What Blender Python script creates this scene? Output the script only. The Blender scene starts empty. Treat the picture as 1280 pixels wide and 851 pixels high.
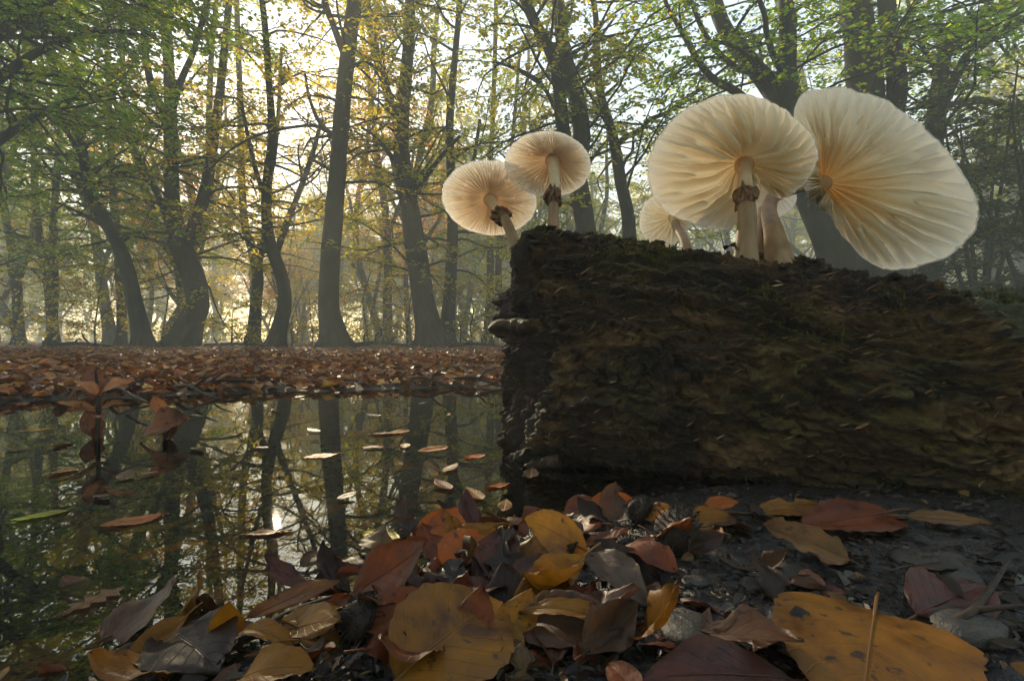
import bpy, math, random
import numpy as np
from mathutils import Vector, Matrix

# ------------------------------------------------------------------ camera, sky, sun, exposure
scene = bpy.context.scene
COL = scene.collection
H = 0.13                    # camera height above the water (m)
K = H / 0.17                # near things are laid out in units of a 0.17 m high camera
F = 640.0                   # focal length in photograph pixels (1280 wide)
CY = 425.5
random.seed(7)
rng = np.random.default_rng(7)

cam_d = bpy.data.cameras.new("camera")
cam = bpy.data.objects.new("camera", cam_d)
COL.objects.link(cam)
cam.location = (0, 0, H)
cam.rotation_euler = (math.radians(90), 0, 0)
cam_d.sensor_width = 36.0
cam_d.lens = 36.0 * F / 1280.0
cam_d.clip_start = 0.01
cam_d.clip_end = 500
scene.camera = cam

SUN_EL = math.radians(18)
SUN_AZ = math.radians(-25)          # left of the viewing direction, behind the trees
SUNV = Vector((math.sin(SUN_AZ) * math.cos(SUN_EL), math.cos(SUN_AZ) * math.cos(SUN_EL), math.sin(SUN_EL)))
world = bpy.data.worlds.new("World")
scene.world = world
world.use_nodes = True
wn = world.node_tree.nodes
wl = world.node_tree.links
wn.clear()
w_out = wn.new("ShaderNodeOutputWorld")
w_bg = wn.new("ShaderNodeBackground")
w_sky = wn.new("ShaderNodeTexSky")
w_sky.sky_type = 'NISHITA'
w_sky.sun_disc = False
w_sky.sun_elevation = SUN_EL
w_sky.sun_rotation = SUN_AZ
w_sky.dust_density = 0.4
w_sky.air_density = 1.2
w_sky.ozone_density = 1.0
w_bg.inputs['Strength'].default_value = 0.08
wl.new(w_sky.outputs[0], w_bg.inputs[0])
wl.new(w_bg.outputs[0], w_out.inputs[0])

sun_d = bpy.data.lights.new("sun", 'SUN')
sun_d.energy = 5.0
sun_d.angle = math.radians(1.2)
sun_d.color = (1.0, 0.82, 0.55)
sun = bpy.data.objects.new("sun", sun_d)
sun.rotation_euler = SUNV.to_track_quat('Z', 'Y').to_euler()
COL.objects.link(sun)

scene.view_settings.view_transform = 'Standard'
scene.view_settings.look = 'None'
scene.view_settings.gamma = 1.0
scene.view_settings.exposure = 2.0
scene.view_settings.use_curve_mapping = False

scene.render.engine = 'CYCLES'
cy = scene.cycles
cy.use_denoising = True
cy.max_bounces = 8
cy.diffuse_bounces = 4
cy.glossy_bounces = 3
cy.transmission_bounces = 5
cy.transparent_max_bounces = 10
cy.volume_bounces = 2
cy.caustics_reflective = False
cy.caustics_refractive = False
cy.sample_clamp_indirect = 6.0

HAZE_DENSITY = 0.017

# ------------------------------------------------------------------ helpers
def P(px, py, d):
    """photograph pixel at depth d (metres along the viewing direction)"""
    return np.array([(px - 640.0) / F * d, d, H - (py - CY) / F * d])

def N(px, py, d):
    return P(px, py, d * K)

def on_plane(px, py, z):
    """photograph pixel on the level plane at height z"""
    d = (H - z) * F / max(py - CY, 1.0)
    return P(px, py, d)

def unit(v):
    v = np.asarray(v, float)
    return v / (np.linalg.norm(v) + 1e-12)

def hash3(ix, iy, iz, seed):
    n = (ix.astype(np.int64) * 374761393 + iy.astype(np.int64) * 668265263 + iz.astype(np.int64) * 2147483647 + seed * 974711) & 0xffffffff
    n = ((n ^ (n >> 13)) * 1274126177) & 0xffffffff
    n = ((n ^ (n >> 16)) * 2246822519) & 0xffffffff
    return ((n ^ (n >> 15)) & 0xffff) / 65535.0

def vnoise(x, y, z, seed=0):
    x, y, z = np.broadcast_arrays(np.asarray(x, float), np.asarray(y, float), np.asarray(z, float))
    ix, iy, iz = np.floor(x), np.floor(y), np.floor(z)
    fx, fy, fz = x - ix, y - iy, z - iz
    fx, fy, fz = (f * f * f * (f * (f * 6 - 15) + 10) for f in (fx, fy, fz))
    r = 0
    for a in (0, 1):
        for b in (0, 1):
            for c in (0, 1):
                w = (fx if a else 1 - fx) * (fy if b else 1 - fy) * (fz if c else 1 - fz)
                r = r + w * hash3(ix + a, iy + b, iz + c, seed)
    return r * 2 - 1

def fbm(x, y, z, octaves=4, seed=0, gain=0.5):
    r = 0; a = 1.0; f = 1.0
    for o in range(octaves):
        r = r + a * vnoise(x * f, y * f, z * f, seed + o * 17)
        a *= gain; f *= 2.03
    return r

def sstep(a, b, x):
    t = np.clip((np.asarray(x, float) - a) / (b - a), 0, 1)
    return t * t * (3 - 2 * t)

def link(o, parent=None):
    COL.objects.link(o)
    if parent is not None:
        o.parent = parent
    return o

def np_mesh(name, V, Q=None, T=None, mats=(), mi=None, smooth=True, cols=None, uv=None):
    me = bpy.data.meshes.new(name)
    V = np.asarray(V, np.float32).reshape(-1, 3)
    Q = np.zeros((0, 4), np.int32) if Q is None or len(Q) == 0 else np.asarray(Q, np.int32).reshape(-1, 4)
    T = np.zeros((0, 3), np.int32) if T is None or len(T) == 0 else np.asarray(T, np.int32).reshape(-1, 3)
    nq, nt = len(Q), len(T)
    me.vertices.add(len(V)); me.vertices.foreach_set("co", V.ravel())
    li = np.concatenate([Q.ravel(), T.ravel()]).astype(np.int32)
    me.loops.add(len(li)); me.loops.foreach_set("vertex_index", li)
    me.polygons.add(nq + nt)
    ls = np.concatenate([np.arange(nq) * 4, nq * 4 + np.arange(nt) * 3]).astype(np.int32)
    me.polygons.foreach_set("loop_start", ls)
    if mi is not None:
        me.polygons.foreach_set("material_index", np.asarray(mi, np.int32))
    me.polygons.foreach_set("use_smooth", np.full(nq + nt, smooth, bool))
    for m in mats:
        me.materials.append(m)
    if cols is not None:
        at = me.color_attributes.new("col", 'FLOAT_COLOR', 'POINT')
        c = np.ones((len(V), 4), np.float32); c[:, :3] = cols
        at.data.foreach_set("color", c.ravel())
    if uv is not None:
        ul = me.uv_layers.new(name="UVMap")
        ul.data.foreach_set("uv", np.asarray(uv, np.float32)[li].ravel())
    me.update(calc_edges=True)
    me.validate()
    return me

def obj(name, me, parent=None):
    return link(bpy.data.objects.new(name, me), parent)

def thing(name, label, cat, loc=(0, 0, 0), group=None):
    o = bpy.data.objects.new(name, None)
    o.empty_display_size = 0.05
    o.location = loc
    return tag(link(o), label, cat, group)

def tag(o, label=None, cat=None, group=None, kind=None):
    if label: o["label"] = label
    if cat: o["category"] = cat
    if group: o["group"] = group
    if kind: o["kind"] = kind
    return o

def grid_quads(nu, nv, wrap=False):
    """nu rows of nv points; wrap closes v"""
    i = np.arange(nu - 1)[:, None]
    j = np.arange(nv if wrap else nv - 1)[None, :]
    j2 = (j + 1) % nv
    a = i * nv + j; b = i * nv + j2; c = (i + 1) * nv + j2; d = (i + 1) * nv + j
    return np.stack([a, b, c, d], -1).reshape(-1, 4)

def spline(pts, n):
    """Catmull-Rom through rows of pts (any width), n samples"""
    p = np.asarray(pts, float)
    if len(p) == 2:
        t = np.linspace(0, 1, n)[:, None]
        return p[0] * (1 - t) + p[1] * t
    q = np.vstack([2 * p[0] - p[1], p, 2 * p[-1] - p[-2]])
    m = len(p) - 1
    t = np.linspace(0, m, n); t[-1] = m - 1e-9
    k = np.floor(t).astype(int); f = (t - k)[:, None]
    a, b, c, d = q[k], q[k + 1], q[k + 2], q[k + 3]
    return 0.5 * (2 * b + (c - a) * f + (2 * a - 5 * b + 4 * c - d) * f ** 2 + (3 * b - a - 3 * c + d) * f ** 3)

def tube(pts, rad, ns=8, rough=0.0, seed=0, cap=True):
    pts = np.asarray(pts, float); rad = np.asarray(rad, float)
    n = len(pts)
    tg = np.gradient(pts, axis=0)
    tg /= np.linalg.norm(tg, axis=1)[:, None] + 1e-12
    ref = np.array([1.0, 0, 0]) if abs(tg[0][0]) < 0.8 else np.array([0, 1.0, 0])
    u = unit(ref - tg[0] * ref.dot(tg[0]))
    U = np.empty((n, 3))
    for i in range(n):
        u = u - tg[i] * u.dot(tg[i]); u /= np.linalg.norm(u) + 1e-12
        U[i] = u
    W = np.cross(tg, U)
    a = np.linspace(0, 2 * math.pi, ns, endpoint=False)
    r = rad[:, None] * np.ones(ns)[None, :]
    if rough:
        s = np.cumsum(np.r_[0, np.linalg.norm(np.diff(pts, axis=0), axis=1)])
        r = r * (1 + rough * fbm(np.cos(a)[None] * 1.6 + seed, np.sin(a)[None] * 1.6, s[:, None] * 1.8, 3, seed))
    V = pts[:, None] + r[..., None] * (np.cos(a)[None, :, None] * U[:, None] + np.sin(a)[None, :, None] * W[:, None])
    V = V.reshape(-1, 3)
    Q = grid_quads(n, ns, True)
    T = np.zeros((0, 3), int)
    if cap:
        V = np.vstack([V, pts[-1], pts[0]])
        j = np.arange(ns)
        T = np.vstack([np.stack([(n - 1) * ns + j, (n - 1) * ns + (j + 1) % ns, np.full(ns, n * ns)], 1),
                       np.stack([(j + 1) % ns, j, np.full(ns, n * ns + 1)], 1)])
    return V, Q, T

class Batch:
    def __init__(s): s.V = []; s.Q = []; s.T = []; s.n = 0; s.mq = []; s.mt = []; s.C = []
    def add(s, V, Q, T=None, m=0, c=None):
        s.V.append(V); s.Q.append(np.asarray(Q, int).reshape(-1, 4) + s.n); s.mq.append(np.full(len(Q), m))
        if T is not None and len(T):
            s.T.append(np.asarray(T, int).reshape(-1, 3) + s.n); s.mt.append(np.full(len(T), m))
        s.C.append(np.zeros((len(V), 3)) + (c if c is not None else (0.1, 0.1, 0.1)))
        s.n += len(V)
    def mesh(s, name, mats, smooth=True, cols=False):
        Q = np.vstack(s.Q); T = np.vstack(s.T) if s.T else None
        mi = np.concatenate(s.mq + s.mt)
        return np_mesh(name, np.vstack(s.V), Q, T, mats, mi, smooth, np.vstack(s.C) if cols else None)

def leaves(pos, dirv, nrm, L, W, fold=0.25, droop=0.0):
    """flat 6-corner folded leaves; arrays in, V and Q out"""
    d = dirv / (np.linalg.norm(dirv, axis=1)[:, None] + 1e-12)
    n = nrm - d * (nrm * d).sum(1)[:, None]
    n /= np.linalg.norm(n, axis=1)[:, None] + 1e-12
    s = np.cross(d, n)
    L = L[:, None]; W = W[:, None] * 0.5
    f = fold * W
    p0 = pos
    p3 = pos + d * L - n * (droop * L)
    l1 = pos + d * L * 0.33 + s * W + n * f
    l2 = pos + d * L * 0.70 + s * W * 0.72 + n * (f * 0.7 - droop * L * 0.5)
    r1 = pos + d * L * 0.33 - s * W + n * f
    r2 = pos + d * L * 0.70 - s * W * 0.72 + n * (f * 0.7 - droop * L * 0.5)
    V = np.stack([p0, l1, l2, p3, r2, r1], 1).reshape(-1, 3)
    b = np.arange(len(pos))[:, None] * 6
    Q = np.concatenate([b + np.array([[0, 1, 2, 3]]), b + np.array([[0, 3, 4, 5]])], 1).reshape(-1, 4)
    return V, Q

# ------------------------------------------------------------------ materials
class Mat:
    def __init__(s, name):
        s.m = bpy.data.materials.new(name); s.m.use_nodes = True
        s.t = s.m.node_tree; s.t.nodes.clear()
        s.out = s.n("ShaderNodeOutputMaterial")
    def n(s, kind, **kw):
        nd = s.t.nodes.new(kind)
        for k, v in kw.items(): setattr(nd, k, v)
        return nd
    def l(s, a, b): s.t.links.new(a, b)
    def noise(s, scale, detail=5, rough=0.55, coord=None, dist=0.0):
        nd = s.n("ShaderNodeTexNoise")
        nd.inputs['Scale'].default_value = scale; nd.inputs['Detail'].default_value = detail
        nd.inputs['Roughness'].default_value = rough; nd.inputs['Distortion'].default_value = dist
        if coord is not None: s.l(coord, nd.inputs['Vector'])
        return nd.outputs['Fac']
    def ramp(s, fac, stops):
        nd = s.n("ShaderNodeValToRGB"); e = nd.color_ramp.elements
        while len(e) < len(stops): e.new(0.5)
        for k, (p, c) in zip(e, stops):
            k.position = p; k.color = (*c, 1) if len(c) == 3 else c
        s.l(fac, nd.inputs[0]); return nd.outputs[0]
    def mix(s, fac, a, b, mode='MIX'):
        nd = s.n("ShaderNodeMix", data_type='RGBA', blend_type=mode)
        for v, i in ((fac, 0), (a, 6), (b, 7)):
            if isinstance(v, (int, float)): nd.inputs[i].default_value = v
            elif isinstance(v, tuple): nd.inputs[i].default_value = (*v, 1)
            else: s.l(v, nd.inputs[i])
        return nd.outputs[2]
    def math(s, op, a, b=None):
        nd = s.n("ShaderNodeMath", operation=op)
        for v, i in ((a, 0), (b, 1)):
            if v is None: continue
            if isinstance(v, (int, float)): nd.inputs[i].default_value = v
            else: s.l(v, nd.inputs[i])
        return nd.outputs[0]
    def bump(s, h, strength=0.5, dist=0.01):
        nd = s.n("ShaderNodeBump"); nd.inputs['Strength'].default_value = strength
        nd.inputs['Distance'].default_value = dist; s.l(h, nd.inputs['Height']); return nd.outputs[0]
    def coord(s, which='Object', scale=None):
        o = s.n("ShaderNodeTexCoord").outputs[which]
        if scale is None: return o
        mp = s.n("ShaderNodeMapping"); mp.inputs['Scale'].default_value = scale
        s.l(o, mp.inputs['Vector']); return mp.outputs[0]
    def principled(s, col, rough=0.6, normal=None, spec=0.4, **kw):
        nd = s.n("ShaderNodeBsdfPrincipled")
        for v, k in ((col, 'Base Color'), (rough, 'Roughness'), (spec, 'Specular IOR Level')):
            if isinstance(v, (int, float)): nd.inputs[k].default_value = v
            elif isinstance(v, tuple): nd.inputs[k].default_value = (*v, 1)
            else: s.l(v, nd.inputs[k])
        for k, v in kw.items(): nd.inputs[k].default_value = v
        if normal is not None: s.l(normal, nd.inputs['Normal'])
        return nd.outputs[0]
    def mixs(s, fac, a, b):
        nd = s.n("ShaderNodeMixShader")
        if isinstance(fac, (int, float)): nd.inputs[0].default_value = fac
        else: s.l(fac, nd.inputs[0])
        s.l(a, nd.inputs[1]); s.l(b, nd.inputs[2]); return nd.outputs[0]
    def bsdf(s, kind, col, normal=None, **kw):
        nd = s.n(kind)
        if isinstance(col, tuple): nd.inputs['Color'].default_value = (*col, 1)
        else: s.l(col, nd.inputs['Color'])
        for k, v in kw.items(): nd.inputs[k].default_value = v
        if normal is not None: s.l(normal, nd.inputs['Normal'])
        return nd.outputs[0]
    def done(s, sh): s.l(sh, s.out.inputs['Surface']); return s.m

def mat_tree_bark():
    m = Mat("tree_bark"); c = m.coord('Object', (1, 1, 0.35))
    n1 = m.noise(9, 6, 0.65, c); n2 = m.noise(2.2, 3, 0.5, m.coord('Object'))
    n3 = m.noise(40, 3, 0.6, c)
    col = m.ramp(n1, [(0.30, (0.005, 0.004, 0.003)), (0.5, (0.015, 0.011, 0.008)), (0.72, (0.042, 0.033, 0.023))])
    moss = m.ramp(n2, [(0.48, (0, 0, 0)), (0.66, (0.75, 0.75, 0.75))])
    col = m.mix(moss, col, (0.024, 0.030, 0.008))
    h = m.math('ADD', n1, m.math('MULTIPLY', n3, 0.4))
    return m.done(m.principled(col, 0.8, m.bump(h, 0.8, 0.03), 0.25))

def mat_crown():
    m = Mat("tree_leaf")
    a = m.n("ShaderNodeAttribute", attribute_name="col").outputs['Color']
    tr = m.mix(1.0, a, (1.55, 1.5, 0.8), 'MULTIPLY')
    return m.done(m.mixs(0.65, m.bsdf("ShaderNodeBsdfDiffuse", a), m.bsdf("ShaderNodeBsdfTranslucent", tr)))

def mat_litter():
    m = Mat("leaf_litter")
    a = m.n("ShaderNodeAttribute", attribute_name="col").outputs['Color']
    n = m.noise(70, 3, 0.6, m.coord('Object'))
    col = m.mix(1.0, a, m.ramp(n, [(0.3, (0.6, 0.55, 0.5)), (0.7, (1.15, 1.15, 1.15))]), 'MULTIPLY')
    p = m.principled(col, 0.5, None, 0.4)
    return m.done(m.mixs(0.15, p, m.bsdf("ShaderNodeBsdfTranslucent", col)))

def mat_fallen():
    """autumn leaf: the object's colour, veins and blotches along its own UV"""
    m = Mat("fallen_leaf")
    info = m.n("ShaderNodeObjectInfo")
    base = info.outputs['Color']
    uvn = m.n("ShaderNodeUVMap"); sep = m.n("ShaderNodeSeparateXYZ"); m.l(uvn.outputs[0], sep.inputs[0])
    u, v = sep.outputs[0], sep.outputs[1]
    av = m.math('ABSOLUTE', v)
    # side veins run forward from the midrib
    ph = m.math('SUBTRACT', u, m.math('MULTIPLY', av, 0.30))
    fr = m.math('FRACT', m.math('MULTIPLY', ph, 8.0))
    tri = m.math('ABSOLUTE', m.math('SUBTRACT', fr, 0.5))
    side = m.ramp(tri, [(0.0, (1, 1, 1)), (0.075, (0, 0, 0))])
    mid = m.ramp(av, [(0.02, (1, 1, 1)), (0.055, (0, 0, 0))])
    vein = m.math('MAXIMUM', side, mid)
    oc = m.n("ShaderNodeVectorMath", operation='ADD')
    m.l(m.coord('Object'), oc.inputs[0])
    rv = m.n("ShaderNodeCombineXYZ"); m.l(m.math('MULTIPLY', info.outputs['Random'], 9.0), rv.inputs[0]); m.l(rv.outputs[0], oc.inputs[1])
    big = m.noise(38, 5, 0.62, oc.outputs[0], 0.4)
    fine = m.noise(330, 4, 0.7, oc.outputs[0])
    spots = m.noise(150, 3, 0.55, oc.outputs[0])
    blot = m.ramp(big, [(0.32, (0.26, 0.19, 0.16)), (0.46, (0.80, 0.74, 0.70)), (0.56, (1.0, 0.97, 0.95)), (0.70, (1.5, 1.32, 1.0))])
    col = m.mix(1.0, base, blot, 'MULTIPLY')
    col = m.mix(m.ramp(spots, [(0.61, (0, 0, 0)), (0.68, (0.85, 0.85, 0.85))]), col, (0.022, 0.014, 0.010))
    rim = m.ramp(av, [(0.72, (0, 0, 0)), (1.0, (0.55, 0.55, 0.55))])
    col = m.mix(m.math('MULTIPLY', rim, big), col, (0.10, 0.045, 0.018))
    vc = m.mix(1.0, base, (1.25, 1.2, 1.15), 'MULTIPLY')
    col = m.mix(m.math('MULTIPLY', vein, 0.30), col, vc)
    h = m.math('ADD', m.math('MULTIPLY', vein, 0.5), m.math('MULTIPLY', fine, 0.55))
    nm = m.bump(h, 0.40, 0.0010)
    rough = m.ramp(big, [(0.3, (0.34,) * 3), (0.75, (0.65,) * 3)])
    p = m.principled(col, rough, nm, 0.32)
    return m.done(m.mixs(0.22, p, m.bsdf("ShaderNodeBsdfTranslucent", col)))

def mat_stalk():
    m = Mat("leaf_stalk")
    info = m.n("ShaderNodeObjectInfo")
    return m.done(m.principled(m.mix(0.45, info.outputs['Color'], (0.05, 0.025, 0.012)), 0.5))

def mat_ground():
    m = Mat("ground_mud"); c = m.coord('Object')
    n1 = m.noise(14, 8, 0.65, c); n2 = m.noise(120, 6, 0.7, c); n3 = m.noise(1.1, 3, 0.5, c)
    near = m.ramp(n1, [(0.3, (0.010, 0.009, 0.008)), (0.55, (0.026, 0.024, 0.022)), (0.75, (0.055, 0.050, 0.044))])
    soil = m.ramp(n2, [(0.3, (0.03, 0.016, 0.008)), (0.7, (0.10, 0.05, 0.022))])
    sep = m.n("ShaderNodeSeparateXYZ"); m.l(c, sep.inputs[0])
    far = m.ramp(m.math('MULTIPLY', sep.outputs[1], 0.1), [(0.085, (0, 0, 0)), (0.16, (1, 1, 1))])
    col = m.mix(far, near, soil)
    h = m.math('ADD', n1, m.math('MULTIPLY', n2, 0.35))
    rough = m.mix(far, m.ramp(n2, [(0.35, (0.16,) * 3), (0.65, (0.5,) * 3)]), (0.85, 0.85, 0.85))
    return m.done(m.principled(col, rough, m.bump(h, 0.9, 0.008), 0.5))

def mat_water():
    m = Mat("pond_water"); c = m.coord('Object')
    nm = m.bump(m.noise(7, 2, 0.5, c), 0.035, 0.01)
    fr = m.n("ShaderNodeFresnel"); fr.inputs['IOR'].default_value = 1.85; m.l(nm, fr.inputs['Normal'])
    gl = m.bsdf("ShaderNodeBsdfGlossy", (0.93, 0.95, 0.92), nm, Roughness=0.012)
    tr = m.bsdf("ShaderNodeBsdfTransparent", (0.84, 0.80, 0.64))
    return m.done(m.mixs(fr.outputs[0], tr, gl))

def mat_log():
    m = Mat("rotten_bark"); c = m.coord('Object'); a = m.coord('Object', (0.30, 1, 1))
    n1 = m.noise(30, 9, 0.68, a, 0.6); n2 = m.noise(9, 5, 0.6, c); n3 = m.noise(190, 5, 0.7, a); n4 = m.noise(5.5, 4, 0.55, a)
    col = m.ramp(n1, [(0.38, (0.006, 0.004, 0.003)), (0.50, (0.026, 0.014, 0.008)), (0.59, (0.10, 0.052, 0.022)), (0.72, (0.33, 0.21, 0.10))])
    geo = m.n("ShaderNodeNewGeometry"); sn = m.n("ShaderNodeSeparateXYZ"); m.l(geo.outputs['Normal'], sn.inputs[0])
    up = m.math('MULTIPLY', m.ramp(sn.outputs[2], [(-0.0, (0.12,) * 3), (0.65, (1,) * 3)]), m.ramp(n2, [(0.44, (0,) * 3), (0.62, (1,) * 3)]))
    moss = m.ramp(n3, [(0.3, (0.028, 0.025, 0.005)), (0.7, (0.20, 0.155, 0.025))])
    col = m.mix(m.math('MULTIPLY', up, 0.8), col, moss)
    red = m.ramp(n4, [(0.55, (0,) * 3), (0.72, (0.55,) * 3)])
    col = m.mix(red, col, (0.12, 0.040, 0.015))
    at = m.n("ShaderNodeAttribute", attribute_name="col").outputs['Fac']
    tail = m.ramp(n3, [(0.3, (0.05, 0.052, 0.026)), (0.7, (0.21, 0.215, 0.13))])
    col = m.mix(m.math('MULTIPLY', at, 0.85), col, tail)
    h = m.math('ADD', n1, m.math('MULTIPLY', n3, 0.3))
    rough = m.ramp(n1, [(0.3, (0.42,) * 3), (0.7, (0.72,) * 3)])
    return m.done(m.principled(col, rough, m.bump(h, 1.0, 0.016), 0.4))

def mat_simple(name, c0, c1, scale, rough=0.7, bump=0.5, dist=0.004, spec=0.35, stretch=None):
    m = Mat(name); c = m.coord('Object', stretch)
    n = m.noise(scale, 7, 0.65, c)
    return m.done(m.principled(m.ramp(n, [(0.3, c0), (0.7, c1)]), rough, m.bump(n, bump, dist), spec))

def mat_gill():
    m = Mat("mushroom_gill")
    a = m.n("ShaderNodeAttribute", attribute_name="col").outputs['Color']
    tr = m.mix(1.0, a, (1.0, 0.94, 0.84), 'MULTIPLY')
    return m.done(m.mixs(0.68, m.bsdf("ShaderNodeBsdfDiffuse", a), m.bsdf("ShaderNodeBsdfTranslucent", tr)))

def mat_cap():
    m = Mat("mushroom_cap")
    a = m.n("ShaderNodeAttribute", attribute_name="col").outputs['Color']
    sheet = m.mixs(0.55, m.principled(a, 0.25, None, 0.5), m.bsdf("ShaderNodeBsdfTranslucent", a))
    return m.done(m.mixs(0.64, sheet, m.bsdf("ShaderNodeBsdfTransparent", (1.0, 0.97, 0.92))))

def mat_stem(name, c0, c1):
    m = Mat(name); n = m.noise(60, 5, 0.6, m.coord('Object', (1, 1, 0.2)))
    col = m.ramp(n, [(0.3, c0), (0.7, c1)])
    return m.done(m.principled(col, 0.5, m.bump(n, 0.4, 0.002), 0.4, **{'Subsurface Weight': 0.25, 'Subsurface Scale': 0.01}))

M_BARK = mat_tree_bark(); M_CROWN = mat_crown(); M_LITTER = mat_litter(); M_FALLEN = mat_fallen(); M_STALK = mat_stalk()
M_GROUND = mat_ground(); M_WATER = mat_water(); M_LOG = mat_log(); M_GILL = mat_gill(); M_CAP = mat_cap()
M_ROT = mat_simple("rotten_wood", (0.006, 0.004, 0.004), (0.060, 0.038, 0.024), 55, 0.8, 1.0, 0.012)
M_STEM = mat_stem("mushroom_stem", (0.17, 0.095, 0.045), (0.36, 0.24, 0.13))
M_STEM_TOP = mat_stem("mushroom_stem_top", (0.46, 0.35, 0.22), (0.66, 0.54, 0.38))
M_RING = mat_simple("mushroom_ring", (0.055, 0.026, 0.012), (0.24, 0.13, 0.065), 160, 0.6, 0.6, 0.002)
M_HUSK = mat_simple("nut_husk", (0.010, 0.007, 0.005), (0.045, 0.028, 0.018), 200, 0.7)
M_STONE = mat_simple("wet_stone", (0.012, 0.011, 0.010), (0.060, 0.052, 0.044), 90, 0.45, 0.8, 0.004, 0.4)
M_TWIG = mat_simple("dead_twig", (0.016, 0.010, 0.007), (0.060, 0.038, 0.024), 90, 0.7)
M_MOSS = mat_simple("moss", (0.03, 0.032, 0.006), (0.13, 0.11, 0.02), 120, 0.9)

# ------------------------------------------------------------------ ground and water
def near_shore(u):
    return np.interp(u, [-4, -0.9, -0.22, -0.135, -0.06, 0.02, 0.13, 0.24, 0.6, 1.2, 3], [0.02, 0.12, 0.24, 0.29, 0.37, 0.47, 0.55, 0.60, 0.66, 0.8, 1.0])

def far_shore(u):
    e = np.interp(u, [-6, -3, -1.4, -0.75, -0.3, 0.3, 1.5, 4, 6], [0.3, 1.10, 1.40, 1.70, 1.84, 1.86, 1.84, 1.3, 0.3])
    return e + 0.06 * vnoise(u * 5, 0, 0, 5) + 0.03 * vnoise(u * 17, 0, 0, 6)

def ground_z(x, y):
    u, v = np.asarray(x, float) / K, np.asarray(y, float) / K
    s1 = v - near_shore(u); s2 = far_shore(u) - v
    sd = np.minimum(s1, s2)
    near = s1 < s2
    inside = -0.055 * (1 - np.exp(-np.maximum(sd, 0) * np.where(near, 4.0, 3.0)))
    outside = np.where(near, 0.012, 0.026) * (1 - np.exp(np.minimum(sd, 0) * np.where(near, 7.0, 4.0)))
    z = np.where(sd > 0, inside, outside)
    z = z + 0.006 * fbm(u * 6, v * 6, 0.3, 4, 3) * np.clip(np.abs(sd) * 8, 0, 1)
    big = np.clip((v - 2.5) / 4, 0, 1)
    z = z + big * 0.012 * fbm(u * 0.6, v * 0.6, 0.7, 3, 9) - 0.006 * big
    far = np.clip((v - 18) / 40, 0, 1)
    return z + far * 0.05

ts = np.linspace(-1, 1, 340)
gx = 74 * np.sinh(ts * 7.2) / np.sinh(7.2)
ty = np.linspace(-1, 1, 400)
gy = np.where(ty < 0, 14 * np.sinh(ty * 6) / np.sinh(6), 84 * np.sinh(ty * 6.2) / np.sinh(6.2)) + 0.25
GX, GY = np.meshgrid(gx, gy)
GV = np.stack([GX, GY, ground_z(GX, GY)], -1).reshape(-1, 3)
g = obj("ground", np_mesh("ground", GV, grid_quads(400, 340), mats=[M_GROUND]))
tag(g, "dark wet mud and leaf strewn forest floor", "ground", kind="structure")
wx = np.linspace(-3.6, 3.6, 60) * 1.3; wy = np.linspace(0.0, 2.0, 40)
WX, WY = np.meshgrid(wx, wy)
w = obj("water", np_mesh("water", np.stack([WX, WY, 0 * WX], -1).reshape(-1, 3), grid_quads(40, 60), mats=[M_WATER]))
tag(w, "still dark pond water mirroring the misty trees", "water", kind="structure")

# ------------------------------------------------------------------ trees
SUN_AT = np.array([0.27, 0.62, 0.34])
SUN_N = np.array(SUNV)

def sun_gap(pos, r=0.60):
    """True where a leaf would stand in the gap of the canopy that the sun shines through"""
    q = pos - SUN_AT
    t = q @ SUN_N
    d = np.linalg.norm(q - t[:, None] * SUN_N[None], axis=1)
    return (t > 0) & (d < r)

PALETTES = {   # weights and base colours of the leaves
    'green':  [(3, (0.12, 0.22, 0.010)), (3, (0.21, 0.30, 0.013)), (1, (0.40, 0.38, 0.020))],
    'olive':  [(3, (0.21, 0.245, 0.013)), (3, (0.34, 0.32, 0.017)), (1, (0.48, 0.34, 0.022))],
    'yellow': [(2, (0.34, 0.33, 0.018)), (3, (0.52, 0.41, 0.024)), (1, (0.60, 0.36, 0.026))],
    'orange': [(2, (0.58, 0.30, 0.036)), (3, (0.62, 0.23, 0.030)), (1, (0.52, 0.36, 0.04))],
    'dark':   [(3, (0.035, 0.055, 0.012)), (2, (0.065, 0.085, 0.014)), (1, (0.12, 0.115, 0.020))],
}
def leaf_colours(n, pal, r):
    p = PALETTES[pal]
    w = np.array([k[0] for k in p], float); w /= w.sum()
    c = np.array([k[1] for k in p])[r.choice(len(p), n, p=w)]
    return c * r.uniform(0.75, 1.25, (n, 1))

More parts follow.
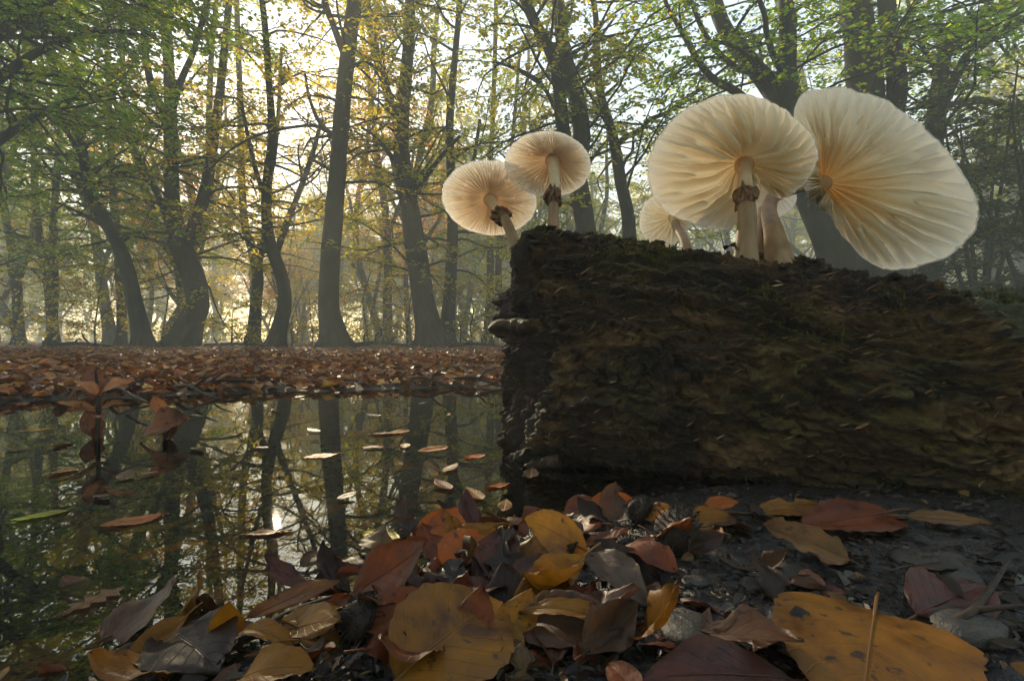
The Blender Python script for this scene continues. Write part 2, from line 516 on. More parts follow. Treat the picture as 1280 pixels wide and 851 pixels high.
def grow_crown(limbs, pal, r, n_branch=34, length=(0.9, 2.3), start=1.3, twigs=9, leaf=0.062, density=1.0, cull=True, low=0.0, spread=None):
    """side boughs, twigs and flat leaf sprays growing from the limbs; leaf clumps uneven, gaps between them"""
    b = Batch()
    LP, LD, LN, CC = [], [], [], []
    tot = sum(np.linalg.norm(np.diff(p, axis=0), axis=1).sum() for p, _ in limbs)
    for p, rad in limbs:
        seg = np.linalg.norm(np.diff(p, axis=0), axis=1).sum()
        k = max(2, int(round(n_branch * seg / tot)))
        hs = p[:, 2]
        for _ in range(k):
            i = r.integers(1, len(p) - 1)
            if hs[i] < start * r.uniform(0.7, 1.3): continue
            az = r.uniform(0, 2 * math.pi); el = r.uniform(0.0, 0.75)
            if spread is not None and r.random() < 0.6: az = spread + r.normal(0, 0.5)
            L = r.uniform(*length) * (1.1 - 0.35 * i / len(p))
            d = np.array([math.cos(az) * math.cos(el), math.sin(az) * math.cos(el), math.sin(el)])
            side = unit(np.cross(d, [0, 0, 1]))
            n = 7
            q = [p[i]]; dd = d.copy()
            for s in range(n - 1):
                dd = unit(dd + r.normal(0, 0.20, 3) + np.array([0, 0, -0.10 - low]))
                q.append(q[-1] + dd * L / (n - 1))
            q = np.array(q)
            br = np.linspace(min(rad[i] * 0.45, 0.026), 0.003, n)
            b.add(*tube(spline(q, 9), np.interp(np.linspace(0, 1, 9), np.linspace(0, 1, n), br), 5, cap=False), m=0)
            for t in range(twigs):
                f = (t + r.uniform(0.1, 0.9)) / twigs
                f = 0.18 + 0.82 * f
                j = min(int(f * (n - 1)), n - 2); w = f * (n - 1) - j
                p0 = q[j] * (1 - w) + q[j + 1] * w
                td = unit(q[j + 1] - q[j])
                sgn = 1 if t % 2 else -1
                sd = unit(np.cross(td, [0, 0, 1]))
                tw = unit(td * r.uniform(0.4, 0.9) + sd * sgn * r.uniform(0.6, 1.0) + np.array([0, 0, r.uniform(-0.25, 0.2)]))
                tl = r.uniform(0.28, 0.62) * (1.15 - 0.5 * f)
                mid = p0 + tw * tl * 0.5 + np.array([0, 0, 0.02])
                end = p0 + tw * tl + np.array([0, 0, -0.05])
                tp = np.array([p0, mid, end])
                b.add(*tube(tp, [0.0045, 0.003, 0.0015], 3, cap=False), m=0)
                m = int(tl / 0.026 * density * r.uniform(0.6, 1.25))
                if m < 1: continue
                ff = r.uniform(0.12, 1.0, m)
                pp = np.where(ff[:, None] < 0.5, p0 + (mid - p0) * ff[:, None] * 2, mid + (end - mid) * (ff[:, None] * 2 - 1))
                sg = r.choice([-1, 1], m)
                sd2 = unit(np.cross(tw, [0, 0, 1]))
                ld = tw[None] * r.uniform(0.3, 0.9, (m, 1)) + sd2[None] * (sg * r.uniform(0.4, 1.0, m))[:, None] + r.normal(0, 0.15, (m, 3)) + np.array([0, 0, -0.12])
                LP.append(pp + r.normal(0, 0.022, (m, 3))); LD.append(ld)
                LN.append(np.array([0, 0, 1.0])[None] + r.normal(0, 0.42, (m, 3)))
    LP, LD, LN = np.vstack(LP), np.vstack(LD), np.vstack(LN)
    if cull:
        k = ~sun_gap(LP)
        LP, LD, LN = LP[k], LD[k], LN[k]
    m = len(LP)
    L = leaf * r.uniform(0.7, 1.25, m)
    V, Q = leaves(LP, LD, LN, L, L * r.uniform(0.55, 0.72, m), 0.25, 0.08)
    # colour varies slowly through the crown as well as from leaf to leaf
    cc = leaf_colours(m, pal, r) * (1 + 0.25 * fbm(LP[:, 0] * 1.2, LP[:, 1] * 1.2, LP[:, 2] * 1.2, 2, 4))[:, None]
    b.add(V, Q, None, 1, np.repeat(cc, 6, 0))
    return b

def limb_from_px(pts, d, dd=0.0, ext=3.0, n=None):
    """pts: (px, py, width px); limbs that leave the top of the picture go on upwards"""
    a = []
    m = len(pts)
    for i, (px, py, w) in enumerate(pts):
        di = d + dd * i / max(m - 1, 1)
        a.append([*P(px, py, di), w * 0.5 * di / F])
    a = np.array(a)
    if pts[-1][1] <= 12 and ext > 0:
        dirv = unit(a[-1, :3] - a[-2, :3]); dirv = unit(dirv + np.array([0, 0.05, 0.35]))
        r0 = a[-1, 3]
        for s in (0.5, 1.0):
            q = a[-1, :3] * 0 + a[m - 1, :3] + dirv * ext * s + rng.normal(0, 0.12, 3)
            a = np.vstack([a, [*q, r0 * (1 - 0.75 * s)]])
    sm = spline(a, n or (len(a) - 1) * 5 + 1)
    sm[:, 3] = np.maximum(sm[:, 3], 0.003)
    return sm[:, :3], sm[:, 3]

def root_flare(p, rad, grow=0.15):
    h = np.clip((p[:, 2] - p[0, 2]) / 0.45, 0, 1)
    return rad * (1 + grow * (1 - h) ** 2.5)

def traced_tree(label, d, trunk, limbs=(), pal='olive', n_branch=34, seed=0, group=None, ns=14, start=1.5, name="beech_tree", **kw):
    r = np.random.default_rng(100 + seed)
    p, rad = limb_from_px(trunk, d)
    p[0, 2] = ground_z(p[0, 0], p[0, 1]) - 0.10
    rad = root_flare(p, rad)
    base = np.array([p[0, 0], p[0, 1], float(ground_z(p[0, 0], p[0, 1]))])
    t = thing(name, label, "tree", base, group)
    b = Batch(); b.add(*tube(p - base, rad, ns, 0.10, seed))
    # root spurs spread out from the foot
    for k in range(5):
        az = k * 1.26 + r.uniform(-0.3, 0.3); R = rad[0]
        e = np.array([math.cos(az), math.sin(az), 0])
        q = np.array([[0, 0, 0.42], [0, 0, 0.16], [0, 0, 0.02], [0, 0, -0.09]]) + e[None] * (np.array([0.35, 0.62, 1.05, 1.7]) * R)[:, None]
        for a_ in range(2): q[:, a_] += np.interp(q[:, 2], (p - base)[:, 2], (p - base)[:, a_])
        b.add(*tube(spline(q, 8), np.linspace(R * 0.34, R * 0.10, 8), 7, 0.15, k))
    tr = obj("trunk", b.mesh("trunk", [M_BARK]), t)
    all_l = [(p - base, rad)]
    for i, (pts, dd) in enumerate(limbs):
        lp, lr = limb_from_px(pts, d, dd)
        lp = lp - base
        b = Batch(); b.add(*tube(lp, lr, 9, 0.08, seed + i + 1))
        obj("limb", b.mesh("limb", [M_BARK]), tr)
        all_l.append((lp, lr))
    wl_ = [(q + base, rr) for q, rr in all_l]
    cb = grow_crown(wl_, pal, r, n_branch=int(n_branch * 1.5), start=start, **kw)
    c = obj("crown", cb.mesh("crown", [M_BARK, M_CROWN], smooth=False, cols=True), t)
    c.location = -Vector(base)
    return t

T = traced_tree
T("dark beech with trunk leaning left in one long curve at the pond's far bank", 8.0,
  [(182, 436, 24), (172, 395, 19), (160, 340, 17), (147, 305, 15), (125, 265, 14), (108, 238, 13), (106, 205, 11), (97, 165, 10), (80, 120, 9), (62, 70, 8), (50, 5, 7)],
  [([(108, 238, 7), (135, 222, 6), (165, 216, 4), (195, 222, 3), (215, 235, 2)], 0.6),
   ([(104, 200, 6), (80, 160, 5), (50, 130, 4), (10, 110, 3)], -0.8),
   ([(133, 285, 5), (110, 272, 4), (90, 268, 3)], -0.4)], 'green', 60, 1, density=1.2)
T("stout mossy beech with swollen curving foot and several upright limbs", 8.3,
  [(226, 436, 40), (236, 410, 32), (246, 380, 27), (243, 350, 26), (233, 322, 27), (222, 295, 25), (216, 260, 18), (214, 210, 15), (213, 150, 14), (211, 80, 12), (208, 5, 11)],
  [([(228, 308, 20), (244, 280, 16), (256, 240, 14), (264, 195, 12), (274, 120, 10), (286, 5, 8)], 0.7),
   ([(213, 180, 10), (204, 140, 10), (190, 110, 9), (181, 60, 8), (177, 3, 8)], -0.5),
   ([(213, 150, 8), (225, 105, 8), (240, 70, 7), (252, 30, 6), (260, 0, 6)], -0.9),
   ([(216, 290, 10), (200, 250, 8), (183, 215, 7), (160, 170, 6), (140, 120, 5)], 0.9)], 'olive', 58, 2, density=1.15)
T("slim dark beech bent twice beside a paler forked one", 8.6,
  [(343, 435, 24), (351, 405, 18), (356, 375, 16), (350, 340, 15), (338, 305, 14), (333, 270, 13), (334, 225, 12), (340, 170, 10), (336, 100, 8), (328, 5, 7)],
  [([(344, 322, 9), (356, 285, 8), (372, 245, 7), (390, 195, 6), (402, 150, 4)], 0.8),
   ([(334, 250, 6), (322, 220, 6), (312, 180, 5), (300, 120, 4)], -0.5)], 'yellow', 46, 3, density=1.1)
T("pale slender beech with narrow fork in the mist beside the bent one", 11.0,
  [(316, 434, 18), (319, 390, 14), (322, 345, 13), (315, 310, 11), (306, 280, 9), (302, 220, 8), (300, 120, 7), (296, 5, 6)],
  [([(321, 340, 8), (330, 300, 7), (333, 250, 6), (345, 180, 5), (352, 60, 4)], 1.0)], 'yellow', 26, 4, density=0.8)
T("tall straight dark beech with one long bare side branch over the pond", 7.6,
  [(421, 437, 36), (416, 412, 28), (411, 380, 25), (412, 345, 24), (416, 290, 22), (420, 240, 21), (424, 180, 20), (429, 120, 19), (435, 65, 18), (441, 20, 17), (443, -10, 16)],
  [([(433, 75, 10), (424, 52, 9), (414, 25, 8), (405, -2, 8)], -0.3),
   ([(420, 172, 8), (405, 160, 6), (395, 145, 5), (386, 120, 4), (381, 92, 3)], -0.4),
   ([(410, 165, 5), (390, 157, 4), (350, 162, 3.5), (315, 172, 3), (285, 190, 2.5), (262, 212, 2)], -0.8),
   ([(417, 215, 5), (400, 205, 4), (385, 198, 3)], 0.4)], 'yellow', 50, 5, start=2.6, density=1.1)
T("thin orange leaved beech glowing in the brightest mist", 12.5,
  [(486, 433, 13), (484, 380, 11), (485, 320, 10), (481, 260, 9), (472, 200, 8), (466, 140, 6), (456, 60, 5), (448, 5, 4)],
  [([(483, 300, 6), (498, 260, 5), (512, 220, 4), (520, 170, 3)], 0.5)], 'orange', 40, 6, start=1.2, density=1.1)
T("broad mossy beech with forked top and leafy sprays down its trunk", 8.6,
  [(541, 436, 44), (536, 410, 34), (529, 375, 30), (523, 330, 27), (517, 290, 25), (511, 250, 23), (503, 205, 21), (502, 160, 19), (507, 100, 16), (511, 50, 14), (513, 3, 13)],
  [([(502, 180, 12), (492, 140, 11), (479, 100, 10), (466, 50, 9), (456, 2, 8)], 0.6),
   ([(512, 255, 8), (530, 225, 7), (552, 195, 6), (575, 170, 4)], -0.6),
   ([(504, 215, 7), (485, 190, 6), (468, 170, 4), (452, 160, 3)], -0.8)], 'olive', 56, 7, start=0.9, density=1.15)
T("narrow straight beech close beside the broad mossy one", 9.0,
  [(558, 436, 22), (560, 400, 17), (563, 350, 15), (566, 290, 14), (564, 230, 12), (562, 160, 10), (568, 80, 8), (574, 4, 7)],
  [([(566, 280, 7), (580, 240, 6), (592, 200, 5), (600, 150, 4)], 0.5)], 'olive', 30, 8)
T("grey twin stemmed beech in mist at the log's broken end", 11.5,
  [(609, 436, 14), (611, 395, 11), (613, 350, 10), (612, 300, 9), (610, 240, 8), (616, 150, 6), (620, 5, 5)],
  [([(612, 410, 9), (622, 370, 9), (623, 330, 8), (628, 270, 7), (640, 180, 5), (650, 60, 4)], 0.4)], 'green', 28, 9)
T("dark double trunked beech rising behind the small round mushrooms", 7.4,
  [(744, 440, 40), (739, 360, 32), (733, 300, 28), (726, 255, 26), (722, 215, 25), (727, 170, 22), (722, 130, 21), (714, 100, 18), (704, 55, 17), (697, 3, 16)],
  [([(722, 225, 18), (708, 180, 17), (701, 140, 17), (698, 100, 16), (688, 65, 15), (672, 35, 14), (656, -2, 14)], -0.5),
   ([(712, 95, 6), (730, 75, 5), (748, 50, 4), (770, 20, 3)], 0.5),
   ([(700, 150, 5), (680, 110, 5), (655, 90, 4), (620, 78, 3)], -0.5)], 'olive', 44, 10, start=2.4)
T("dark crooked beech with bare branch reaching toward the large mushrooms", 7.8,
  [(792, 440, 22), (790, 360, 18), (787, 300, 17), (784, 265, 16), (776, 228, 15), (770, 190, 14), (762, 155, 12), (753, 128, 11), (748, 100, 10), (746, 50, 8), (742, 3, 7)],
  [([(770, 182, 9), (785, 170, 7), (800, 163, 6), (812, 150, 6), (835, 140, 5), (858, 122, 4), (880, 108, 3)], -0.3),
   ([(775, 220, 5), (782, 200, 4), (790, 190, 4), (792, 170, 3)], 0.3)], 'green', 26, 11, start=2.6)
T("massive dark beech forking behind the pair of large mushrooms", 6.6,
  [(1078, 445, 60), (1060, 360, 48), (1042, 310, 44), (1026, 270, 42), (1010, 225, 38), (998, 180, 35), (990, 140, 34), (984, 112, 30), (983, 80, 22), (984, 40, 20), (981, 3, 18)],
  [([(990, 150, 26), (968, 118, 24), (946, 88, 22), (922, 60, 20), (905, 35, 18), (894, 2, 17)], 0.5),
   ([(935, 128, 11), (915, 112, 10), (890, 98, 9), (872, 75, 8), (858, 50, 7), (842, 22, 6), (832, 2, 5)], 0.3),
   ([(942, 90, 9), (920, 85, 8), (898, 66, 7), (880, 40, 6), (864, 0, 5)], 0.4),
   ([(984, 100, 9), (968, 72, 8), (958, 40, 7), (950, 2, 6)], -0.5)], 'green', 50, 12, start=3.0)
T("thick dark beech trunk splitting in two above the largest mushroom", 6.9,
  [(1108, 445, 58), (1102, 360, 50), (1096, 280, 46), (1090, 200, 44), (1085, 140, 42), (1080, 90, 38), (1075, 45, 34), (1069, 2, 34)],
  [([(1098, 185, 26), (1116, 140, 24), (1121, 100, 22), (1116, 60, 20), (1108, 2, 20)], -0.4),
   ([(1116, 70, 6), (1130, 40, 6), (1145, 5, 5)], 0.3)], 'green', 30, 13, start=3.2)
T("dark beech with sweeping arms spreading over the far end of the log", 7.0,
  [(1160, 445, 30), (1162, 360, 24), (1164, 280, 21), (1166, 200, 20), (1170, 150, 19), (1173, 115, 18), (1179, 75, 16), (1192, 45, 14), (1220, 20, 12), (1278, 0, 10)],
  [([(1172, 145, 12), (1184, 120, 12), (1200, 85, 11), (1215, 62, 10), (1245, 45, 9), (1285, 24, 8)], -0.3),
   ([(1180, 132, 7), (1200, 128, 6), (1225, 124, 6), (1250, 130, 5), (1290, 134, 4)], 0.4),
   ([(1176, 100, 5), (1160, 70, 5), (1145, 40, 4), (1135, 5, 3)], 0.4)], 'green', 44, 14, start=2.2)
T("misty forked beech on the left edge of the clearing", 11.0,
  [(24, 436, 14), (22, 390, 11), (20, 350, 10), (14, 310, 8), (6, 260, 7), (2, 180, 6), (-4, 5, 5)],
  [([(21, 360, 6), (34, 320, 5), (42, 270, 4), (48, 200, 3)], 0.4)], 'olive', 30, 15, start=1.2)
T("pair of thin grey stems leaning together with short broken stub", 10.0,
  [(68, 436, 15), (65, 400, 11), (60, 350, 10), (50, 300, 8), (44, 240, 7), (40, 140, 6), (30, 5, 5)],
  [([(66, 405, 9), (68, 350, 9), (66, 300, 8), (70, 230, 7), (78, 120, 5)], 0.3)], 'green', 40, 16, start=1.2)
T("straight grey beech just left of the leaning curved trunk", 10.5,
  [(151, 435, 13), (152, 400, 11), (150, 350, 10), (146, 290, 9), (140, 220, 8), (136, 120, 6), (130, 5, 5)],
  [], 'olive', 36, 17, start=1.2)
T("pale beech with wide fork in mist behind the stout mossy one", 11.5,
  [(232, 434, 22), (232, 390, 18), (228, 350, 16), (222, 325, 14), (205, 300, 10), (192, 270, 9), (176, 220, 8), (160, 150, 7), (148, 5, 5)],
  [([(231, 350, 13), (246, 305, 13), (258, 260, 12), (262, 210, 10), (262, 120, 7), (270, 4, 5)], 0.5)], 'olive', 34, 18, start=1.4)
T("leaning beech beyond the pond with its crown hanging over the left bank", 5.6,
  [(-95, 440, 42), (-90, 360, 36), (-78, 280, 32), (-60, 200, 28), (-40, 120, 24), (-15, 50, 20), (7, 0, 16)],
  [([(-70, 240, 16), (-20, 190, 12), (40, 150, 8), (90, 125, 5), (130, 120, 3)], 0.6),
   ([(-50, 150, 14), (10, 90, 11), (70, 55, 8), (130, 40, 5), (180, 45, 3)], 0.3),
   ([(-20, 60, 12), (50, 10, 9), (110, -25, 7), (170, -40, 4)], -0.4)], 'green', 110, 19, start=1.8, density=1.25, leaf=0.06)

# trees deeper in the mist: four kinds, repeated
def misty_tree(seed, h=9.5, r0=0.13, pal='olive', nb=130, start=1.4, leaf=0.075):
    r = np.random.default_rng(seed)
    pts = [np.array([0, 0, -0.1, r0 * 1.35]), np.array([0, 0, 0.35, r0])]
    x = np.zeros(2); dr = r.normal(0, 0.10, 2)
    for k in range(1, 8):
        dr = dr * 0.5 + r.normal(0, 0.17, 2)
        x = x + dr
        pts.append(np.array([x[0], x[1], h * k / 7 * 0.92, r0 * (1 - 0.115 * k)]))
    sm = spline(np.array(pts), 34); tp, tr_ = sm[:, :3], sm[:, 3]
    b = Batch(); b.add(*tube(tp, tr_, 9, 0.08, seed))
    limbs = [(tp, tr_)]
    for k in range(5):
        i = int(r.uniform(7, 20)); az = r.uniform(0, 6.28); L = r.uniform(2.5, 4.5)
        d = unit([math.cos(az) * 0.55, math.sin(az) * 0.55, 1.0])
        q = [np.r_[tp[i], tr_[i] * 0.62]]
        for s in range(1, 6):
            d = unit(d + r.normal(0, 0.16, 3) + np.array([0, 0, 0.05]))
            q.append(np.r_[q[-1][:3] + d * L / 5, tr_[i] * 0.62 * (1 - 0.17 * s)])
        s2 = spline(np.array(q), 20)
        b.add(*tube(s2[:, :3], s2[:, 3], 7, 0.06, seed + k))
        limbs.append((s2[:, :3], s2[:, 3]))
    tm = b.mesh("trunk", [M_BARK])
    cm = grow_crown(limbs, pal, r, n_branch=nb, start=start, cull=False, leaf=leaf, density=0.75).mesh("crown", [M_BARK, M_CROWN], smooth=False, cols=True)
    return tm, cm

KINDS = [(misty_tree(21, 10, 0.14, 'olive', 80, 3.2), "grey beech with olive leaves half lost in the mist"),
         (misty_tree(22, 11, 0.17, 'green', 90, 3.4), "thick green leaved beech standing back in the mist"),
         (misty_tree(23, 9, 0.10, 'yellow', 70, 2.2), "thin yellow leaved beech fading into the mist"),
         (misty_tree(24, 10.5, 0.13, 'olive', 60, 4.5), "bare stemmed beech with high crown far in the mist"),
         (misty_tree(25, 9.5, 0.11, 'orange', 70, 2.4), "slender orange leaved beech deep in the bright mist"),
         (misty_tree(27, 10, 0.13, 'olive', 150, 1.5, 0.11), "hazy beech of the far wood leafy almost to the ground"),
         (misty_tree(28, 11, 0.14, 'yellow', 150, 1.8, 0.11), "hazy yellow beech of the far wood leafy to low branches"),
         (misty_tree(26, 10, 0.17, 'green', 190, 1.8), "unseen dense green beech added to shade the near end of the pond")]
MISTY = "misty trees behind the pond"
def place_misty(kind, x, y, s=1.0, rz=0.0):
    (tm, cm), lab = KINDS[kind]
    t = thing("beech_tree", lab, "tree", (x, y, float(ground_z(x, y))), MISTY)
    t.rotation_euler = (0, 0, rz); t.scale = (s, s, s)
    obj("trunk", tm, t); obj("crown", cm, t)
    return t
r = np.random.default_rng(5)
spots = []
tries = 0
while len(spots) < 125 and tries < 6000:
    tries += 1
    y = 13.0 + 52 * r.random() ** 1.1
    x = r.uniform(-1.12, 1.12) * y
    cx = SUN_AT[0] + (y - SUN_AT[1]) * SUN_N[0] / SUN_N[1]
    hh = SUN_AT[2] + (y - SUN_AT[1]) * SUN_N[2] / SUN_N[1]
    if abs(x - cx) < 2.2 and hh < 11.5: continue
    if any((x - a) ** 2 + (y - c) ** 2 < (1.1 + 0.03 * y) ** 2 for a, c, _ in spots): continue
    px = 640 + x / y * 640
    if px < 180: k = r.choice([0, 1, 2], p=[.4, .4, .2])
    elif px < 560: k = r.choice([0, 2, 3, 4], p=[.2, .35, .25, .2])
    elif px < 850: k = r.choice([0, 1, 2, 3], p=[.4, .25, .15, .2])
    else: k = r.choice([0, 1], p=[.35, .65])
    if y > 22 and r.random() < .75: k = 6 if 150 < px < 620 and r.random() < .6 else 5
    spots.append((x, y, int(k)))
for x, y, k in spots:
    place_misty(k, x, y, r.uniform(0.9, 1.25) * (1 + 0.15 * (y > 25)), r.uniform(0, 6.28))

for k, x, y, sc in [(2, -6.6, 15.5, .55), (4, -7.7, 17, .55), (2, -8.2, 19.5, .62), (4, -9.9, 20, .6), (2, -9.2, 22.5, .7), (3, -10.6, 24, .7), (2, -12.2, 26, .8), (4, -11.2, 27.5, .8), (0, -13.2, 30, .9), (2, -14.4, 32, 1.0), (0, -15.5, 36, 1.1), (3, -14.0, 34, 1.0), (2, -17.0, 38, 1.1), (0, -18.6, 42, 1.2), (0, -16.4, 41, 1.2)]:
    place_misty(k, x, y, sc, r.uniform(0, 6.28))
# unseen trees added behind the camera to block sky light from that side
for k, x, y in [(7, -2.6, -4.0), (7, 2.5, -4.2), (7, 0.2, -5.0), (7, -6.0, -2.6), (7, 6.2, -2.4), (7, -4.8, -6.4), (7, 4.6, -6.4)]:
    place_misty(k, x, y, 1.0, r.uniform(0, 6.28))['group'] = "unseen trees added to shade the near end of the pond"

# low saplings and thin stems between the trees
def sapling(seed, h, pal, nb, leaf=0.055):
    r = np.random.default_rng(seed)
    pts = [np.array([0, 0, -0.05, 0.018])]
    x = np.zeros(2)
    for k in range(1, 6):
        x = x + r.normal(0, 0.05 * h, 2) * 0.6
        pts.append(np.array([x[0], x[1], h * k / 5, 0.018 * (1 - 0.17 * k)]))
    sm = spline(np.array(pts), 18)
    b = Batch(); b.add(*tube(sm[:, :3], sm[:, 3], 6, 0.05, seed))
    tm = b.mesh("trunk", [M_BARK])
    cm = grow_crown([(sm[:, :3], sm[:, 3])], pal, r, n_branch=nb, start=0.15, length=(0.45, 1.1), twigs=7, leaf=leaf, cull=False, density=0.9, low=0.03).mesh("crown", [M_BARK, M_CROWN], smooth=False, cols=True)
    return tm, cm
SAP = [(sapling(31, 1.5, 'yellow', 16), "low yellow green beech sapling on the forest floor"),
       (sapling(32, 2.6, 'olive', 20), "spindly olive beech sapling between the trunks"),
       (sapling(33, 0.7, 'olive', 10), "small leafy seedling bush near the tree feet")]
for k, px, d, s in [(0, 245, 9.5, .9), (2, 290, 9.6, 1.1), (0, 120, 8.8, 1.0), (1, 60, 9.4, 1.0), (2, 478, 9.2, 1.0), (1, 462, 9.6, .9),
                    (0, 510, 9.6, 1.0), (2, 590, 9.2, 1.3), (1, 650, 9.5, 1.0), (0, 20, 9.2, 1.1), (1, 820, 9.4, 1.1), (0, 870, 10, 1.2),
                    (1, 905, 10.5, 1.2), (0, 390, 10.8, .9), (2, 575, 9.8, 1.1), (1, 200, 10.5, 1.1), (0, 760, 10.0, 1.2), (2, 365, 10.0, 0.9)]:
    (tm, cm), lab = SAP[k]
    x = (px - 640) / F * d
    t = thing("beech_sapling", lab, "sapling", (x, d, float(ground_z(x, d))), "saplings under the trees")
    t.rotation_euler = (0, 0, r.uniform(0, 6.28)); t.scale = (s, s, s)
    obj("trunk", tm, t); obj("crown", cm, t)

# low undergrowth that fills the misty distance between the trunks
def undergrowth(n, seed):
    r = np.random.default_rng(seed)
    y = 20 + 55 * r.random(n) ** 0.8; x = r.uniform(-1.15, 1.15, n) * y
    # clumps
    cl = fbm(x * 0.22, y * 0.22, 0.3, 3, 7)
    k = cl > 0.05
    x, y, cl = x[k], y[k], cl[k]; m = len(x)
    hmax = (0.4 + 1.2 * (cl - 0.05)) * (1 + y * 0.02)
    z = ground_z(x, y) + r.random(m) * hmax
    L = 0.05 + 0.004 * y
    V, Q = leaves(np.stack([x, y, z], 1), r.normal(0, 1, (m, 3)) * np.array([1, 1, .4]), np.array([0, 0, 1.0]) + r.normal(0, .5, (m, 3)), L * r.uniform(.7, 1.3, m), L * .6, .25, .1)
    b = Batch(); b.add(V, Q, None, 0, np.repeat(leaf_colours(m, 'olive', r) * .8, 6, 0))
    return b.mesh("undergrowth", [M_CROWN], smooth=False, cols=True)
ug = obj("undergrowth", undergrowth(60000, 3))
tag(ug, "low leafy undergrowth fading into mist between far trunks", "undergrowth", kind="stuff")

# dense dark undergrowth beyond the right end of the log
def dense_shrub(label, px, d, w, h, seed, pal='dark'):
    r = np.random.default_rng(seed)
    x = (px - 640) / F * d
    base = np.array([x, d, float(ground_z(x, d))])
    t = thing("evergreen_shrub", label, "shrub", base, None)
    limbs = []
    b = Batch()
    for k in range(6):
        az = k * 1.05 + r.uniform(0, 0.6)
        e = np.array([math.cos(az) * w * 0.35, math.sin(az) * w * 0.35, h * r.uniform(0.75, 1.0)])
        q = np.array([[0, 0, -0.05], e * np.array([0.3, 0.3, 0.35]), e * np.array([0.7, 0.7, 0.7]), e])
        s = spline(q, 14); rad = np.linspace(0.035, 0.008, 14)
        b.add(*tube(s, rad, 6, 0.08, seed + k)); limbs.append((s, rad))
    obj("stem", b.mesh("stem", [M_BARK]), t)
    cb = grow_crown([(p + base, q) for p, q in limbs], pal, r, n_branch=70, start=0.2, length=(0.5, 1.3), twigs=8, leaf=0.06, cull=False, density=1.1)
    c = obj("foliage", cb.mesh("foliage", [M_BARK, M_CROWN], smooth=False, cols=True), t)
    c.location = -Vector(base)
dense_shrub("tall dark evergreen shrub beyond the thin end of the log", 1225, 6.6, 2.2, 3.6, 41)
dense_shrub("dark bushy evergreen beside the sweeping armed beech", 1150, 8.2, 2.0, 3.0, 42)
dense_shrub("gloomy evergreen shrub leaning out over the log's mossy tail", 1300, 5.6, 2.0, 3.2, 43)
